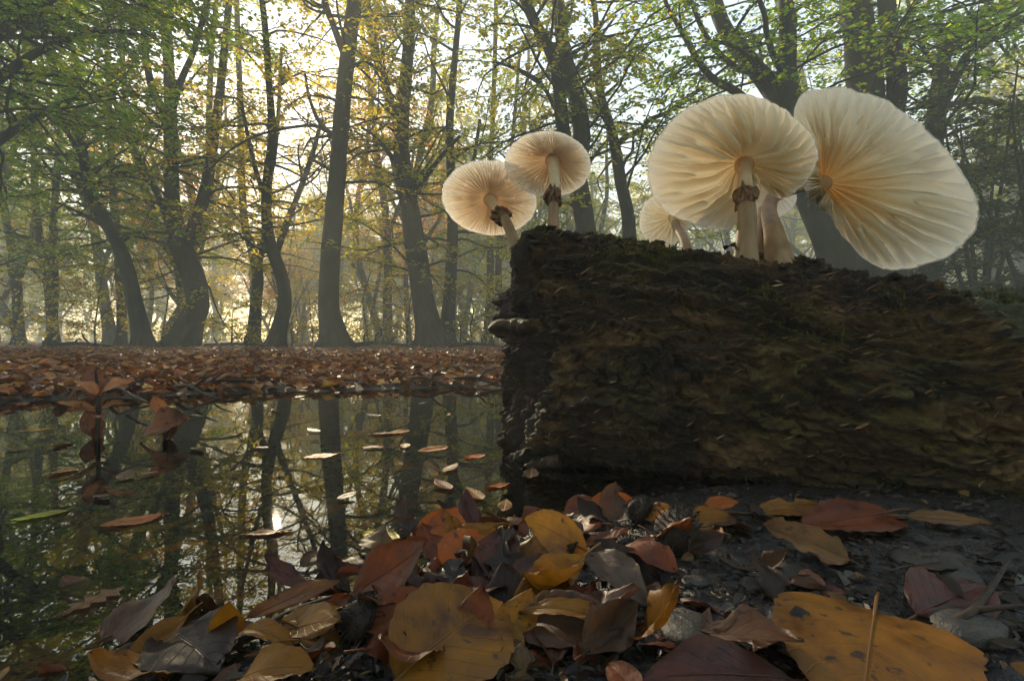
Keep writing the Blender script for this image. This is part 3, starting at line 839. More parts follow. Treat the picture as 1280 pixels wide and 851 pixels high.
# ------------------------------------------------------------------ fallen log
LA = np.array([0.02, 0.86]); LB = np.array([0.83, 0.62])
def log_lip(phi):
    tl = np.interp(phi, [-1.6, -0.3, 0.1, 0.5, 0.9, 1.2, 1.45, 1.75, 2.4, 4.8], [0.95, 0.80, 0.69, 0.625, 0.595, 0.565, 0.52, 0.46, 0.44, 0.44])
    return tl + 0.016 * fbm(np.asarray(phi) * 3, 0.5, 0.2, 3, 61)
def log_surface(t, phi, detail=True):
    """t along the log (0 = broken end), phi round it (0 = side facing the pond, pi/2 = top); units of K"""
    t, phi = np.broadcast_arrays(np.asarray(t, float), np.asarray(phi, float))
    tt = np.clip(t, -0.05, 1.3)
    c, s = np.cos(phi), np.sin(phi)
    e = 2 / 2.5
    cs = np.sign(c) * np.abs(c) ** e; sn = np.sign(s) * np.abs(s) ** e
    ztop = np.interp(tt, [0, 0.10, 0.25, 0.40, 0.50, 0.58, 0.643, 0.8, 1.3], [0.338, 0.330, 0.302, 0.272, 0.254, 0.238, 0.246, 0.250, 0.24])
    zbot = np.interp(tt, [0, 0.3, 1.3], [-0.035, -0.06, -0.08])
    rd = np.interp(tt, [0, 0.2, 0.6, 1.3], [0.175, 0.185, 0.19, 0.17])
    zc = (ztop + zbot) / 2; rz = (ztop - zbot) / 2
    k = np.ones_like(tt)
    # the near bark shell ends in a curling lip; beyond it the log is thinner and mossy
    tl = log_lip(phi)
    k = k + 0.09 * np.exp(-((tt - tl + 0.020) / 0.022) ** 2) - 0.12 * sstep(-0.006, 0.016, tt - tl)
    # raised rim of bark behind the big stems
    k = k + 0.075 * np.exp(-((tt - 0.40) / 0.035) ** 2 - ((phi - 1.72) / 0.25) ** 2)
    k = k + 0.05 * np.exp(-((tt - 0.47) / 0.03) ** 2 - ((phi - 1.5) / 0.3) ** 2)
    # thick crumbling edge at the broken end
    k = k + 0.05 * np.exp(-(tt / 0.05) ** 2) * (0.6 + fbm(phi * 4, 0, 1, 3, 71))
    # bark knot below the lip
    k = k + 0.06 * np.exp(-((tt - 0.53) / 0.05) ** 2 - ((phi - 0.9) / 0.22) ** 2)
    if detail:
        X = tt * 3.2; Yc, Zc = np.cos(phi) * 1.3, np.sin(phi) * 1.3
        wx = 0.35 * fbm(X * 1.3, Yc * 2.5, Zc * 2.5, 3, 33)
        k = k + 0.060 * fbm(X * 2.0, Yc * 2.6, Zc * 2.6, 4, 51)
        # long overlapping plates: each rises slowly and breaks off in a ledge
        for fq, am, sd in ((3.2, 0.075, 41), (7.0, 0.040, 43), (15.0, 0.020, 47)):
            q = phi * fq + wx * 3 + X * 0.5 + 1.3 * fbm(X * fq * 0.35, Yc * 2, Zc * 2, 3, sd)
            fr = q - np.floor(q)
            saw = np.where(fr < 0.82, fr / 0.82, (1 - fr) / 0.18)
            cell = np.floor(q)
            cut = vnoise(X * fq * 0.55 + cell * 3.7, cell * 1.9, 0.4, sd + 1)
            k = k - am * (saw - 0.5) * (0.35 + 0.65 * sstep(-0.35, 0.25, cut))
        cr = np.abs(fbm(X * 4 + 9, Yc * 8, Zc * 8 + X * 2, 3, 97)); k = k - 0.06 * np.exp(-(cr / 0.05) ** 2)
        k = k + 0.020 * fbm(X * 24, Yc * 34, Zc * 34, 4, 95, 0.6)
    ax = LA[0] + (LB[0] - LA[0]) * tt; ay = LA[1] + (LB[1] - LA[1]) * tt
    # the break is oblique, its pond side set back
    off = (0.033 * c - 0.012 * np.clip(-s, 0, 1)) + 0.018 * fbm(phi * 2.5, 3.3, 0, 4, 77) + 0.012 * fbm(phi * 14, 1.3, 0, 4, 78, 0.65)
    x = ax + off * np.clip(1 - tt / 0.25, 0, 1)
    y = ay - rd * cs * k
    z = zc + rz * sn * k
    return np.stack([x, y, z], -1) * K

log = thing("fallen_log", "dark rotting log with mossy bark lying across the pond's edge", "log", tuple(log_surface(0.3, -1.5, False) * np.array([1, 1, 0])))
LOG0 = np.array(log.location)
nt, nphi = 620, 560
tt = np.linspace(0, 1, nt) ** 1.15 * 1.12
ph = np.linspace(0, 2 * math.pi, nphi, endpoint=False) - math.pi / 2
V = log_surface(tt[:, None], ph[None, :]) - LOG0
TT, PH = np.meshgrid(tt, ph, indexing='ij')
mask = sstep(0.0, 0.03, TT - log_lip(PH)) * np.clip(0.75 + 0.6 * fbm(TT * 20, PH * 4, 0.2, 3, 9), 0, 1)
obj("bark", np_mesh("bark", V.reshape(-1, 3), grid_quads(nt, nphi, True), mats=[M_LOG], cols=np.repeat(mask.reshape(-1, 1), 3, 1)), log)
# loose flakes of bark lying along the grain
rf = np.random.default_rng(55)
nf = 1600
ft = rf.random(nf) ** 1.2 * 0.66; fp = rf.uniform(-0.9, 1.9, nf)
f0 = log_surface(ft, fp); f1 = log_surface(ft + 0.01, fp + 0.02); f2 = log_surface(ft, fp + 0.02)
fd = f1 - f0 + rf.normal(0, .0012, (nf, 3)); fn = np.cross(f1 - f0, f2 - f0); fn /= np.linalg.norm(fn, axis=1)[:, None]
fn *= np.sign((fn * (f0 - log_surface(ft, fp * 0 + 1.0, False) * np.array([1, 1, .5]))).sum(1))[:, None] + 1e-6
fL = rf.uniform(.003, .011, nf) * rf.choice([1, 1, 1, 1.7], nf)
V, Q = leaves(f0 + fn * .0010 - LOG0, fd, fn + rf.normal(0, .2, (nf, 3)), fL, fL * rf.uniform(.08, .20, nf), .2, 0)
fc = np.array([(.26, .15, .068), (.15, .08, .036), (.05, .028, .016), (.36, .24, .12), (.19, .15, .03), (.22, .085, .033)])[rf.choice(6, nf, p=[.2, .26, .22, .10, .14, .08])] * rf.uniform(.7, 1.3, (nf, 1))
fo = obj("bark_flake", np_mesh("bark_flake", V, Q, mats=[M_LITTER], smooth=False, cols=np.repeat(fc, 6, 0)), log); fo["kind"] = "stuff"
# broken end: crumbly hollow
nr = 60
edge = log_surface(np.full(nphi, 0.0), ph) - LOG0
cen = edge.mean(0)
ss = np.linspace(1.0, 0.0, nr)
E = cen[None, None] + (edge - cen)[None] * ss[:, None, None]
q = E / K
depth = 0.020 * (1 - ss[:, None] ** 3) + 0.045 * fbm(q[..., 1] * 30, q[..., 2] * 7, 0.5, 5, 81) * (1 - ss[:, None] ** 6) + 0.012 * fbm(q[..., 1] * 60, q[..., 2] * 40, 0.5, 3, 85) * (1 - ss[:, None] ** 8)
E[..., 0] += depth * K
obj("broken_end", np_mesh("broken_end", E.reshape(-1, 3), grid_quads(nr, nphi, True)[:, ::-1], mats=[M_ROT]), log)
# splinter of bark that sticks out of the break
def shard(name, p0, p1, w, th, seed, mat):
    r = np.random.default_rng(seed)
    n, m = 22, 12
    a = np.linspace(0, 2 * math.pi, m, endpoint=False)
    out = []
    ax = unit(p1 - p0); up = np.array([0, 0, 1.0]); sd = unit(np.cross(ax, up)); up = np.cross(sd, ax)
    L = np.linalg.norm(p1 - p0)
    for i in range(n):
        f = i / (n - 1)
        c = p0 + (p1 - p0) * f
        ww = w * (1 - 0.45 * f) * (1 + 0.35 * vnoise(f * 6, seed, 0.3, 3)); hh = th * (1 - 0.5 * f) * (1 + 0.4 * vnoise(f * 7, seed, 4.3, 3))
        if i == n - 1: ww *= 0.5; hh *= 0.4
        rr = 1 + 0.25 * fbm(np.cos(a) * 2 + f * 5, np.sin(a) * 2, f * 5, 3, seed)
        out.append(c + (np.cos(a) * ww * rr)[:, None] * sd + (np.sin(a) * hh * rr)[:, None] * up)
    V = np.vstack(out + [p0[None], p1[None]])
    Tt = [(j, (j + 1) % m, n * m) for j in range(m)] + [((n - 1) * m + (j + 1) % m, (n - 1) * m + j, n * m + 1) for j in range(m)]
    return np_mesh(name, V, grid_quads(n, m, True), Tt, mats=[mat])
obj("splinter", shard("splinter", N(684, 406, 0.80) - LOG0, N(611, 411, 0.83) - LOG0, 0.034 * K, 0.017 * K, 3, M_LOG), log)
obj("splinter", shard("splinter", N(668, 568, 0.72) - LOG0, N(634, 574, 0.76) - LOG0, 0.020 * K, 0.010 * K, 5, M_ROT), log)
obj("splinter", shard("splinter", N(700, 575, 0.69) - LOG0, N(655, 583, 0.70) - LOG0, 0.018 * K, 0.009 * K, 6, M_LOG), log)
# crumbs of bark and humus along the upper edges
r = np.random.default_rng(12)
b = Batch()
def crumb(c, s):
    n, m = 5, 7
    a = np.linspace(0, 2 * math.pi, m, endpoint=False); th = np.linspace(0, math.pi, n)
    V = np.stack([np.sin(th)[:, None] * np.cos(a), np.sin(th)[:, None] * np.sin(a), np.cos(th)[:, None] + 0 * a], -1)
    V *= r.uniform(0.6, 1.3, (n, m, 1)) * np.array(s)
    return V.reshape(-1, 3) + c, grid_quads(n, m, True)
for _ in range(700):
    if r.random() < 0.12:
        t_ = abs(r.normal(0, 0.035)); p_ = r.normal(0.7, 0.9)
    else:
        t_ = r.uniform(0, 0.62); p_ = r.uniform(1.05, 1.9)
    c = log_surface(t_, p_) - LOG0
    s = r.uniform(0.0012, 0.0045) * (1.4 if t_ < 0.08 else 1)
    b.add(*crumb(c, (s * r.uniform(0.8, 2.2), s, s * r.uniform(0.4, 0.9))))
o = obj("bark_crumb", b.mesh("bark_crumb", [M_ROT]), log); o["kind"] = "stuff"
# moss: short tufts in patches on top
pos = []
for _ in range(26000):
    t_ = r.uniform(0.01, 1.05); p_ = r.normal(1.1, 0.55)
    pos.append((t_, p_))
pos = np.array(pos)
S = log_surface(pos[:, 0], pos[:, 1])
keep = fbm(pos[:, 0] * 14, pos[:, 1] * 3.2, 0.4, 4, 121) > np.where(pos[:, 0] > log_lip(pos[:, 1]) + .02, 0.30, 0.34)
S = S[keep]; m = len(S)
out = unit(np.array([0, -0.35, 1.0]))[None] + r.normal(0, 0.5, (m, 3))
mL = r.uniform(0.0025, 0.006, m)
V, Q = leaves(S - LOG0 - out * 0.0006, out, r.normal(0, 1, (m, 3)), mL, mL * 0.35, 0.1, 0.2)
mo = obj("moss", np_mesh("moss", V, Q, mats=[M_MOSS], smooth=False), log); mo["kind"] = "stuff"
# ------------------------------------------------------------------ porcelain mushrooms
def make_cap(center, poly, d0, gx, gz, dome, n_gill, p, amp, seed, cols, wave=(0, 0), rag=None, res=(720, 64), thick=0.006, bulge=0.5):
    cx, cy_ = center
    poly = np.array(poly, float)
    ang = np.arctan2(-(poly[:, 1] - cy_), poly[:, 0] - cx)
    o = np.argsort(ang); ang = ang[o]; poly = poly[o]
    rad = np.hypot(poly[:, 0] - cx, poly[:, 1] - cy_)
    nth, ns = res
    th = np.linspace(-math.pi, math.pi, nth, endpoint=False)
    a3 = np.concatenate([ang - 2 * math.pi, ang, ang + 2 * math.pi]); r3 = np.tile(rad, 3)
    R = np.interp(th, a3, r3)
    ker = np.exp(-np.linspace(-2, 2, 31) ** 2); ker /= ker.sum()
    R = np.convolve(np.r_[R[-15:], R, R[:15]], ker, 'valid')
    R = R * (1 + 0.012 * vnoise(th * 9, seed, 0, seed) + 0.006 * vnoise(th * 31, seed, 2, seed))
    if rag is not None:
        w = np.exp(-((np.angle(np.exp(1j * (th - rag[0])))) / rag[1]) ** 2)
        R = R * (1 + w * rag[2] * (vnoise(th * 40, 3, 0, seed) - 0.3))
    mx, my = cx + R * np.cos(th), cy_ - R * np.sin(th)
    dx, dz = (mx - cx) / F * d0, -(my - cy_) / F * d0
    md = d0 + gx * dx + gz * dz - dome
    M = np.stack([(mx - 640) / F * md, md, 0.17 - (my - CY) / F * md], 1)
    A = np.array([(cx - 640) / F * d0, d0, 0.17 - (cy_ - CY) / F * d0])
    n = unit([-gx, 1, -gz])
    def surf(s):
        s = np.asarray(s)[:, None, None]
        w = wave[0] * np.sin(wave[1] * th + seed)[None, :, None] * s ** 2
        und = 0.004 * fbm(np.cos(th) * 2 + seed, np.sin(th) * 2, s[..., 0] * 2, 2, seed)[..., None]
        return A + (M - A)[None] * s + n * (dome * bulge * (s - s * s) * 2 + w + und * s)
    # gills: rounded folds with narrow grooves, short ones between the long ones towards the rim
    s = np.linspace(0.045, 0.997, ns)
    B = surf(s)
    S2, T2 = np.meshgrid(s, th, indexing='ij')
    warp = 0.16 * fbm(np.cos(T2) * 7, np.sin(T2) * 7, S2 * 3.0, 2, seed + 3) * sstep(0.1, 0.5, S2)
    def ridge(k, ph0=0.0):
        f = (k * (T2 / (2 * math.pi) + 0.5) + warp + ph0) % 1.0
        return 1 - np.abs(2 * f - 1) ** p, np.floor(k * (T2 / (2 * math.pi) + 0.5) + warp + ph0)
    r1, id1 = ridge(n_gill)
    r2, id2 = ridge(2 * n_gill)
    start = 0.45 + 0.35 * hash3(np.mod(id1, n_gill), id1 * 0, id1 * 0, seed)
    mixf = sstep(0, 0.12, S2 - start)
    hgt = r1 * (1 - mixf) + (0.25 + 0.75 * r2) * mixf
    per = 0.75 + 0.5 * hash3(id2, id2 * 0, id2 * 0 + 1, seed)
    env = np.sin(np.clip((S2 - 0.03) / 0.965, 0, 1) ** 0.85 * math.pi) ** 0.9 * np.clip(S2 / 0.4, 0, 1)
    G = B - n * (amp * hgt * per * env)[..., None]
    def col_at(S):
        c = np.empty(S.shape + (3,))
        for k in range(3):
            c[..., k] = np.interp(S, [0, 0.22, 0.55, 0.9, 1.0], [q[k] for q in cols])
        return c
    # pleated folds overlap their neighbours where they fork
    gill = (G.reshape(-1, 3) * K, grid_quads(ns, nth, True), col_at(S2).reshape(-1, 3))
    sc = np.concatenate([np.linspace(0.0, 1.0, 26), [1.003, 1.002, 0.985]])
    off = np.concatenate([thick * (1 - np.linspace(0, 1, 26) ** 2) + 0.002, [0.0008, -0.001, -0.0012]])
    sub = slice(None, None, 4)
    C = (surf(sc) + n * off[:, None, None])[:, sub]
    nn = C.shape[1]
    cap = (C.reshape(-1, 3) * K, grid_quads(len(sc), nn, True), col_at(np.repeat(np.clip(sc, 0, 1)[:, None], nn, 1)).reshape(-1, 3))
    return gill, cap, A * K, n

def mushroom(label, cap_args, stem, stem_r, ring_at=None, ring=(0.5, 0.5), seed=0, top_from=0.6, ring_dark=True, base_r=1.3):
    (gV, gQ, gC), (cV, cQ, cC), A, n = make_cap(**cap_args)
    base = N(*stem[0])
    t = thing("mushroom", label, "mushroom", base, "porcelain mushrooms on the log")
    co = obj("cap", np_mesh("cap", cV - base, cQ, mats=[M_CAP], cols=cC), t)
    obj("gill_layer", np_mesh("gill_layer", gV - base, gQ, mats=[M_GILL], cols=gC), t)
    pts = [N(*q) for q in stem]
    pts[0] = pts[0] - np.array([0, 0, 0.018])
    pts.append(A + n * 0.002)
    sp = spline(np.array(pts), 48) - base
    f = np.linspace(0, 1, 48)
    rr = np.interp(f, np.linspace(0, 1, len(stem_r)), stem_r) * K
    rr = rr * (1 + (base_r - 1) * np.exp(-(f / 0.13) ** 2)) * (1 + 0.45 * np.exp(-((1 - f) / 0.07) ** 2))
    k = int(top_from * 47)
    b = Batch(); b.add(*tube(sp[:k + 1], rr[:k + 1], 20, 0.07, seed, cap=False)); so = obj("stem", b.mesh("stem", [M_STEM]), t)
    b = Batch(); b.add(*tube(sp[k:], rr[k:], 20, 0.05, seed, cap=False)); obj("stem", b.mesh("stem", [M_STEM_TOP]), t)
    if ring_at is not None:
        i = int(ring_at * 47)
        ax = unit(sp[min(i + 1, 47)] - sp[i - 1])
        u = unit(np.cross(ax, [0.3, 1, 0.2])); w = np.cross(ax, u)
        m = 40
        a = np.linspace(0, 2 * math.pi, m, endpoint=False)
        prof = [(0.98, 0.30), (1.25, 0.22), (1.75, 0.05), (2.05, -0.30), (1.9, -0.52), (1.5, -0.45), (1.15, -0.55), (0.98, -0.9)]
        V = []
        for j, (pr, pz) in enumerate(prof):
            q = 1 + (0.30 * vnoise(np.cos(a) * 3.5 + seed, np.sin(a) * 2.5, j * 0.3, 9)) * (pr > 1.1)
            zz = pz + 0.5 * fbm(np.cos(a) * 3 + 5, np.sin(a) * 3, seed, 3, 8) * (pr > 1.1)
            R = rr[i] * (1 + (pr - 1) * ring[0])
            V.append(sp[i] + (np.cos(a) * q * R)[:, None] * u + (np.sin(a) * q * R)[:, None] * w + (zz * rr[i] * ring[1] * 2)[:, None] * ax)
        obj("ring", np_mesh("ring", np.vstack(V), grid_quads(len(prof), m, True), mats=[M_RING]), t)
    return t

def ell(cx, cy_, rx, ry, rot=0.0, n=28):
    a = np.linspace(0, 2 * math.pi, n, endpoint=False)
    c, s = math.cos(rot), math.sin(rot)
    return [(cx + rx * math.cos(q) * c - ry * math.sin(q) * s, cy_ + rx * math.cos(q) * s + ry * math.sin(q) * c) for q in a]

PEACH = [(0.94, 0.80, 0.60), (0.94, 0.82, 0.66), (0.94, 0.85, 0.73), (0.95, 0.91, 0.86), (0.96, 0.95, 0.94)]  # first stops: natural ochre plus painted glow of light through thick flesh
IVORY = [(0.92, 0.72, 0.40), (0.93, 0.83, 0.62), (0.94, 0.87, 0.72), (0.95, 0.91, 0.83), (0.96, 0.95, 0.93)]
AMBER = [(0.90, 0.58, 0.20), (0.93, 0.74, 0.42), (0.94, 0.89, 0.78), (0.95, 0.93, 0.89), (0.96, 0.95, 0.94)]

mushroom("round peach gilled mushroom leaning out over the log's broken end",
         dict(center=(612, 249), poly=ell(612, 247, 60, 47, 0.12), d0=0.93, gx=0.25, gz=-0.62, dome=0.035, n_gill=44, p=1.6, amp=0.022, seed=1, cols=PEACH, res=(720, 44)),
         [(645, 291, 0.86), (633, 278, 0.868), (622, 266, 0.885)], [0.0085, 0.0088, 0.009, 0.0095], 0.60, (1.0, 0.9), 1, 0.60)
mushroom("round peach gilled mushroom on straight upright stem near the broken end",
         dict(center=(691, 199), poly=ell(685, 205, 54, 41, 0.10), d0=0.87, gx=-0.05, gz=-0.62, dome=0.033, n_gill=44, p=1.6, amp=0.020, seed=2, cols=PEACH, res=(720, 44)),
         [(692, 286, 0.81), (692, 262, 0.815), (692, 242, 0.82), (693, 222, 0.835)], [0.0080, 0.0080, 0.0082, 0.0088, 0.0095], 0.52, (0.75, 1.3), 2, 0.55)
mushroom("small mushroom tucked behind the large cap's lower rim",
         dict(center=(842, 272), poly=[(799, 284), (801, 264), (810, 250), (828, 240), (850, 250), (866, 268), (858, 290), (845, 303), (838, 313), (822, 309), (806, 300)], d0=0.92, gx=-0.5, gz=-0.5, dome=0.02, n_gill=26, p=1.8, amp=0.006, seed=3, cols=IVORY, res=(480, 34)),
         [(866, 322, 0.80), (856, 302, 0.83), (846, 284, 0.87)], [0.0085, 0.0075, 0.007, 0.007], None, (1, 1), 3, 0.8)
M4POLY = [(1019, 194), (1012, 166), (990, 144), (957, 125), (915, 119), (875, 127), (842, 147), (820, 178), (810, 211), (814, 240), (832, 263), (862, 277), (892, 286), (914, 286), (920, 262), (930, 232), (942, 224), (958, 236), (976, 252), (998, 238), (1013, 218)]
mushroom("large ivory mushroom with ribbed gills and ringed stem on the log's crest",
         dict(center=(930, 204), poly=M4POLY, d0=0.80, gx=0.05, gz=-0.60, dome=0.045, n_gill=25, p=3.5, amp=0.050, seed=4, cols=IVORY, wave=(0.006, 3), res=(1040, 64)),
         [(931, 326, 0.725), (933, 300, 0.73), (934, 270, 0.735), (932, 245, 0.745), (931, 222, 0.765)], [0.0150, 0.0138, 0.0130, 0.0118, 0.0102, 0.0112], 0.62, (0.42, 1.0), 4, 0.64, base_r=1.35)
mushroom("pale mushroom mostly hidden behind the large ribbed one's stem",
         dict(center=(958, 226), poly=ell(955, 242, 42, 36, 0.0), d0=0.90, gx=0.0, gz=-0.55, dome=0.02, n_gill=24, p=2.4, amp=0.007, seed=5, cols=PEACH[1:] + PEACH[-1:], res=(480, 34)),
         [(952, 318, 0.80), (952, 290, 0.82), (955, 255, 0.86)], [0.009, 0.0085, 0.008, 0.008], None, (1, 1), 5, 0.6)
M6POLY = [(1004, 236), (1008, 212), (1000, 178), (991, 142), (1002, 116), (1038, 109), (1080, 117), (1122, 138), (1165, 167), (1199, 207), (1221, 254), (1214, 290), (1182, 321), (1134, 337), (1102, 337), (1078, 322), (1062, 303), (1048, 290), (1036, 268), (1020, 258), (1008, 248)]
mushroom("largest white mushroom spread like a torn fan with wavy ribbed gills",
         dict(center=(1030, 229), poly=M6POLY, d0=0.87, gx=-0.42, gz=-0.28, dome=0.045, n_gill=27, p=3.5, amp=0.056, seed=6, cols=AMBER, wave=(0.010, 5), rag=(-2.1, 0.55, 0.30), res=(1200, 72), bulge=0.5),
         [(976, 320, 0.735), (967, 292, 0.775), (961, 266, 0.83), (967, 247, 0.86), (986, 238, 0.85), (1008, 232, 0.845)], [0.0150, 0.0135, 0.0120, 0.0105, 0.0095, 0.0095, 0.0105], None, (1, 1), 6, 0.75, base_r=1.4)
# ------------------------------------------------------------------ fallen leaves
def leaf_shape(kind, u):
    """half width (0..1) along the leaf, u = 0 at the stalk"""
    if kind == 'beech':
        return np.sin(np.pi * np.clip(u, 0, 1) ** 0.86) ** 0.78 * (1 + 0.025 * np.sin(u * 52))
    if kind == 'broad':      # roundish, heart shaped foot
        return np.clip(np.sin(np.pi * np.clip(u * 0.97 + 0.03, 0, 1) ** 0.66) ** 0.62, 0, 1) * (1 + 0.02 * np.sin(u * 70))
    if kind == 'oak':
        base = np.sin(np.pi * np.clip(u, 0, 1) ** 1.25) ** 0.7
        return base * (0.68 + 0.32 * np.cos((u - 0.05) * 2 * np.pi * 4.2))
    return np.sin(np.pi * np.clip(u, 0, 1)) ** 0.9   # narrow

def leaf_mesh(kind, L, W, fold=0.15, curl=0.0, cross=0.0, twist=0.0, wob=0.03, seed=0, nu=26, nv=13, torn=0.0):
    """blade in its own frame: x along the midrib, y across, z its upper side; curved, rippled, a little thick at the rib"""
    u = np.linspace(0, 1, nu); v = np.linspace(-1, 1, nv)
    U, Vv = np.meshgrid(u, v, indexing='ij')
    hw = np.maximum(leaf_shape(kind, U), 0.015) * W / 2
    if kind == 'oak': hw = np.maximum(hw, 0.10 * W / 2)
    hw = hw * (1 + 0.07 * vnoise(U * 5 + seed, np.sign(Vv) * 3, seed, 11)) * (1 - torn * sstep(0.2, 0.6, vnoise(U * 7, np.sign(Vv) * 5 + seed, 2, 13)))
    y = Vv * hw
    av = np.abs(Vv)
    z = fold * np.abs(y) + cross * (y ** 2) / (W / 2)
    z = z + 0.018 * L * np.cos((U - 0.30 * av) * 8 * 2 * np.pi) * av * (1 - 0.3 * av) * 0.42      # puckered between veins
    z = z + wob * L * fbm(U * 2.6 + seed, Vv * 1.4, seed * 0.7, 3, 19) * (0.25 + 0.75 * av)
    a = curl * (U - 0.0)
    if abs(curl) > 1e-3:
        cx = L / curl * np.sin(a); cz = L / curl * (1 - np.cos(a))
    else:
        cx = L * U; cz = 0 * U
    X = cx - np.sin(a) * z; Z = cz + np.cos(a) * z
    tw = twist * (U - 0.4)
    Y = y * np.cos(tw) - 0 * z; Z = Z + y * np.sin(tw)
    V = np.stack([X, Y, Z], -1).reshape(-1, 3)
    UV = np.stack([U, Vv], -1).reshape(-1, 2)
    return V, grid_quads(nu, nv), UV

def stalk_pts(L, ln=0.28, bend=0.0, seed=0):
    f = np.linspace(0, 1, 7)
    return np.stack([0.10 * L - f * (ln + 0.10) * L, bend * L * f ** 2, 0.02 * L * np.sin(f * 3) - 0.0 * f - 0.006 * L], 1)

def frame(base, tip, lean, up=(0, 0, 1)):
    """leaf axes from its foot and its tip; lean > 0 tips the upper side towards the camera, < 0 away"""
    x = unit(tip - base)
    mid = (base + tip) / 2
    toc = unit(np.array([0, 0, H]) - mid)
    n = np.array(up, float) * (1.0 if abs(lean) < 9 else 0) + toc * lean
    z = unit(n - x * n.dot(x)); y = np.cross(z, x)
    return Matrix(((x[0], y[0], z[0], base[0]), (x[1], y[1], z[1], base[1]), (x[2], y[2], z[2], base[2]), (0, 0, 0, 1)))

def seat(px, py, h):
    """pixel on the ground or the water, h metres above it"""
    z = 0.0
    for _ in range(12):
        p = on_plane(px, py, z + h)
        z = max(0.0, float(ground_z(p[0], p[1])))
    return p

def hero(label, b, t, w, col, kind='beech', lean=0.0, fold=0.15, curl=0.0, cross=0.0, twist=0.0, wob=0.03, stalk=0.25, bend=0.0, seed=None, under=False, torn=0.0, group=None):
    """b, t: (px, py, height above ground) of the leaf's foot and tip; w: width / length"""
    hero.n += 1
    seed = hero.n if seed is None else seed
    if under:      # lies on the pond floor, seen through the water
        pb, pt = (on_plane(q[0], q[1], q[2]) for q in (b, t))
    else:
        pb, pt = seat(*b), seat(*t)
    Ln = float(np.linalg.norm(pt - pb))
    if abs(curl) > 1e-3: Ln *= abs(curl / 2 / math.sin(curl / 2))
    root = thing("fallen_leaf", label, "leaf", (0, 0, 0), group or "large fallen leaves at the pond's edge")
    m = frame(pb, pt, lean)
    if abs(curl) > 1e-3:       # keep the chord on foot and tip
        m = m @ Matrix.Rotation(curl / 2, 4, 'Y')
    root.matrix_world = m
    V, Q, UV = leaf_mesh(kind, Ln, Ln * w, fold, curl, cross, twist, wob, seed, 30, 15, torn)
    bl = obj("blade", np_mesh("blade", V, Q, mats=[M_FALLEN], uv=UV), root); bl.color = (*col, 1)
    if stalk:
        s = Batch(); s.add(*tube(stalk_pts(Ln, stalk, bend, seed), np.linspace(0.011, 0.015, 7) * Ln * 0.8, 6))
        so = obj("stalk", s.mesh("stalk", [M_STALK]), root); so.color = (*col, 1)
        # the raised midrib runs on from the stalk along the blade
        k = np.arange(30) * 15 + 7
        rp = V[k][:26] + np.array([0, 0, 0.003 * Ln])
        s = Batch(); s.add(*tube(rp[::3], np.linspace(0.006, 0.0015, len(rp[::3])) * Ln, 5))
        mo_ = obj("midrib", s.mesh("midrib", [M_STALK]), bl); mo_.color = (*[min(1, c * 1.1) for c in col], 1)
    return root
hero.n = 0

OCHRE = (0.23, 0.098, 0.006); GOLD = (0.34, 0.145, 0.008); ORANGE = (0.40, 0.100, 0.008); RUST = (0.16, 0.038, 0.008)
BROWN = (0.080, 0.034, 0.014); DARK = (0.025, 0.013, 0.008); PURPLE = (0.080, 0.029, 0.023); TAN = (0.17, 0.088, 0.032); LIME = (0.34, 0.36, 0.03); GREY = (0.06, 0.048, 0.036)

hero("largest ochre leaf with dark blotch arched over the dark leaf heap", (495, 851, .004), (628, 752, .016), .78, OCHRE, 'beech', .9, .12, -.7, wob=.03, seed=3)
hero("broad ochre leaf with upright stalk lying flat on black mud", (1094, 762, .006), (1075, 905, .003), .95, OCHRE, 'broad', .15, .05, -.25, wob=.02, stalk=.30, seed=4)
hero("wet dark red leaf lying flat at the mud's edge", (990, 851, .004), (800, 850, .005), .48, PURPLE, 'beech', .5, .1, -.5, wob=.05)
hero("smooth golden leaf propped steeply behind purple brown leaves", (735, 690, .010), (655, 648, .034), .62, GOLD, 'beech', 1.2, .10, -.3, wob=.03)
hero("narrow golden leaf rolled along its rib pointing at the heap", (730, 695, .022), (638, 758, .010), .42, GOLD, 'beech', .8, .55, .3, wob=.04)
hero("dark brown leaf arched like a roof with ochre rim", (640, 782, .006), (795, 797, .006), .45, BROWN, 'beech', 1.1, .2, -1.0, wob=.04)
hero("ochre rimmed leaf edge curving over the roof shaped brown one", (645, 765, .014), (790, 790, .008), .20, OCHRE, 'beech', .5, .3, -1.0, wob=.03)
hero("tan leaf folded upright like a tent on the mud", (1062, 700, .004), (952, 655, .022), .52, TAN, 'beech', 1.3, .35, -.4, wob=.05, torn=.3)
hero("flat rust brown leaf under the log's belly", (1112, 640, .006), (1005, 655, .010), .50, RUST, 'broad', .5, .05, 0, wob=.03)
hero("purple brown wet leaf standing wrinkled in the heap", (600, 735, .006), (640, 655, .026), .58, PURPLE, 'beech', 1.1, .2, .4, wob=.08)
hero("second purple brown leaf sagging below the golden ones", (640, 740, .010), (700, 700, .014), .60, PURPLE, 'beech', .9, .2, -.4, wob=.08)
hero("tall rust red leaf standing on edge at the heap's shore", (440, 742, .004), (535, 675, .030), .62, RUST, 'beech', 1.3, .25, .5, wob=.06, torn=.2)
hero("curled rust leaf hanging below the tall standing one", (545, 755, .012), (455, 790, .006), .65, RUST, 'beech', 1.0, .3, -.6, wob=.07)
hero("orange leaf spread at the waterline behind the heap", (520, 660, .006), (600, 645, .010), .55, ORANGE, 'beech', .8, .2, .2, wob=.06)
hero("bright orange leaf wedged under purple ones at the waterline", (560, 715, .010), (600, 665, .018), .70, ORANGE, 'beech', .9, .2, -.4, wob=.06)
hero("golden orange leaf with folded edge beside the waterline heap", (530, 690, .008), (640, 655, .020), .36, GOLD, 'beech', .7, .5, .3, wob=.06)
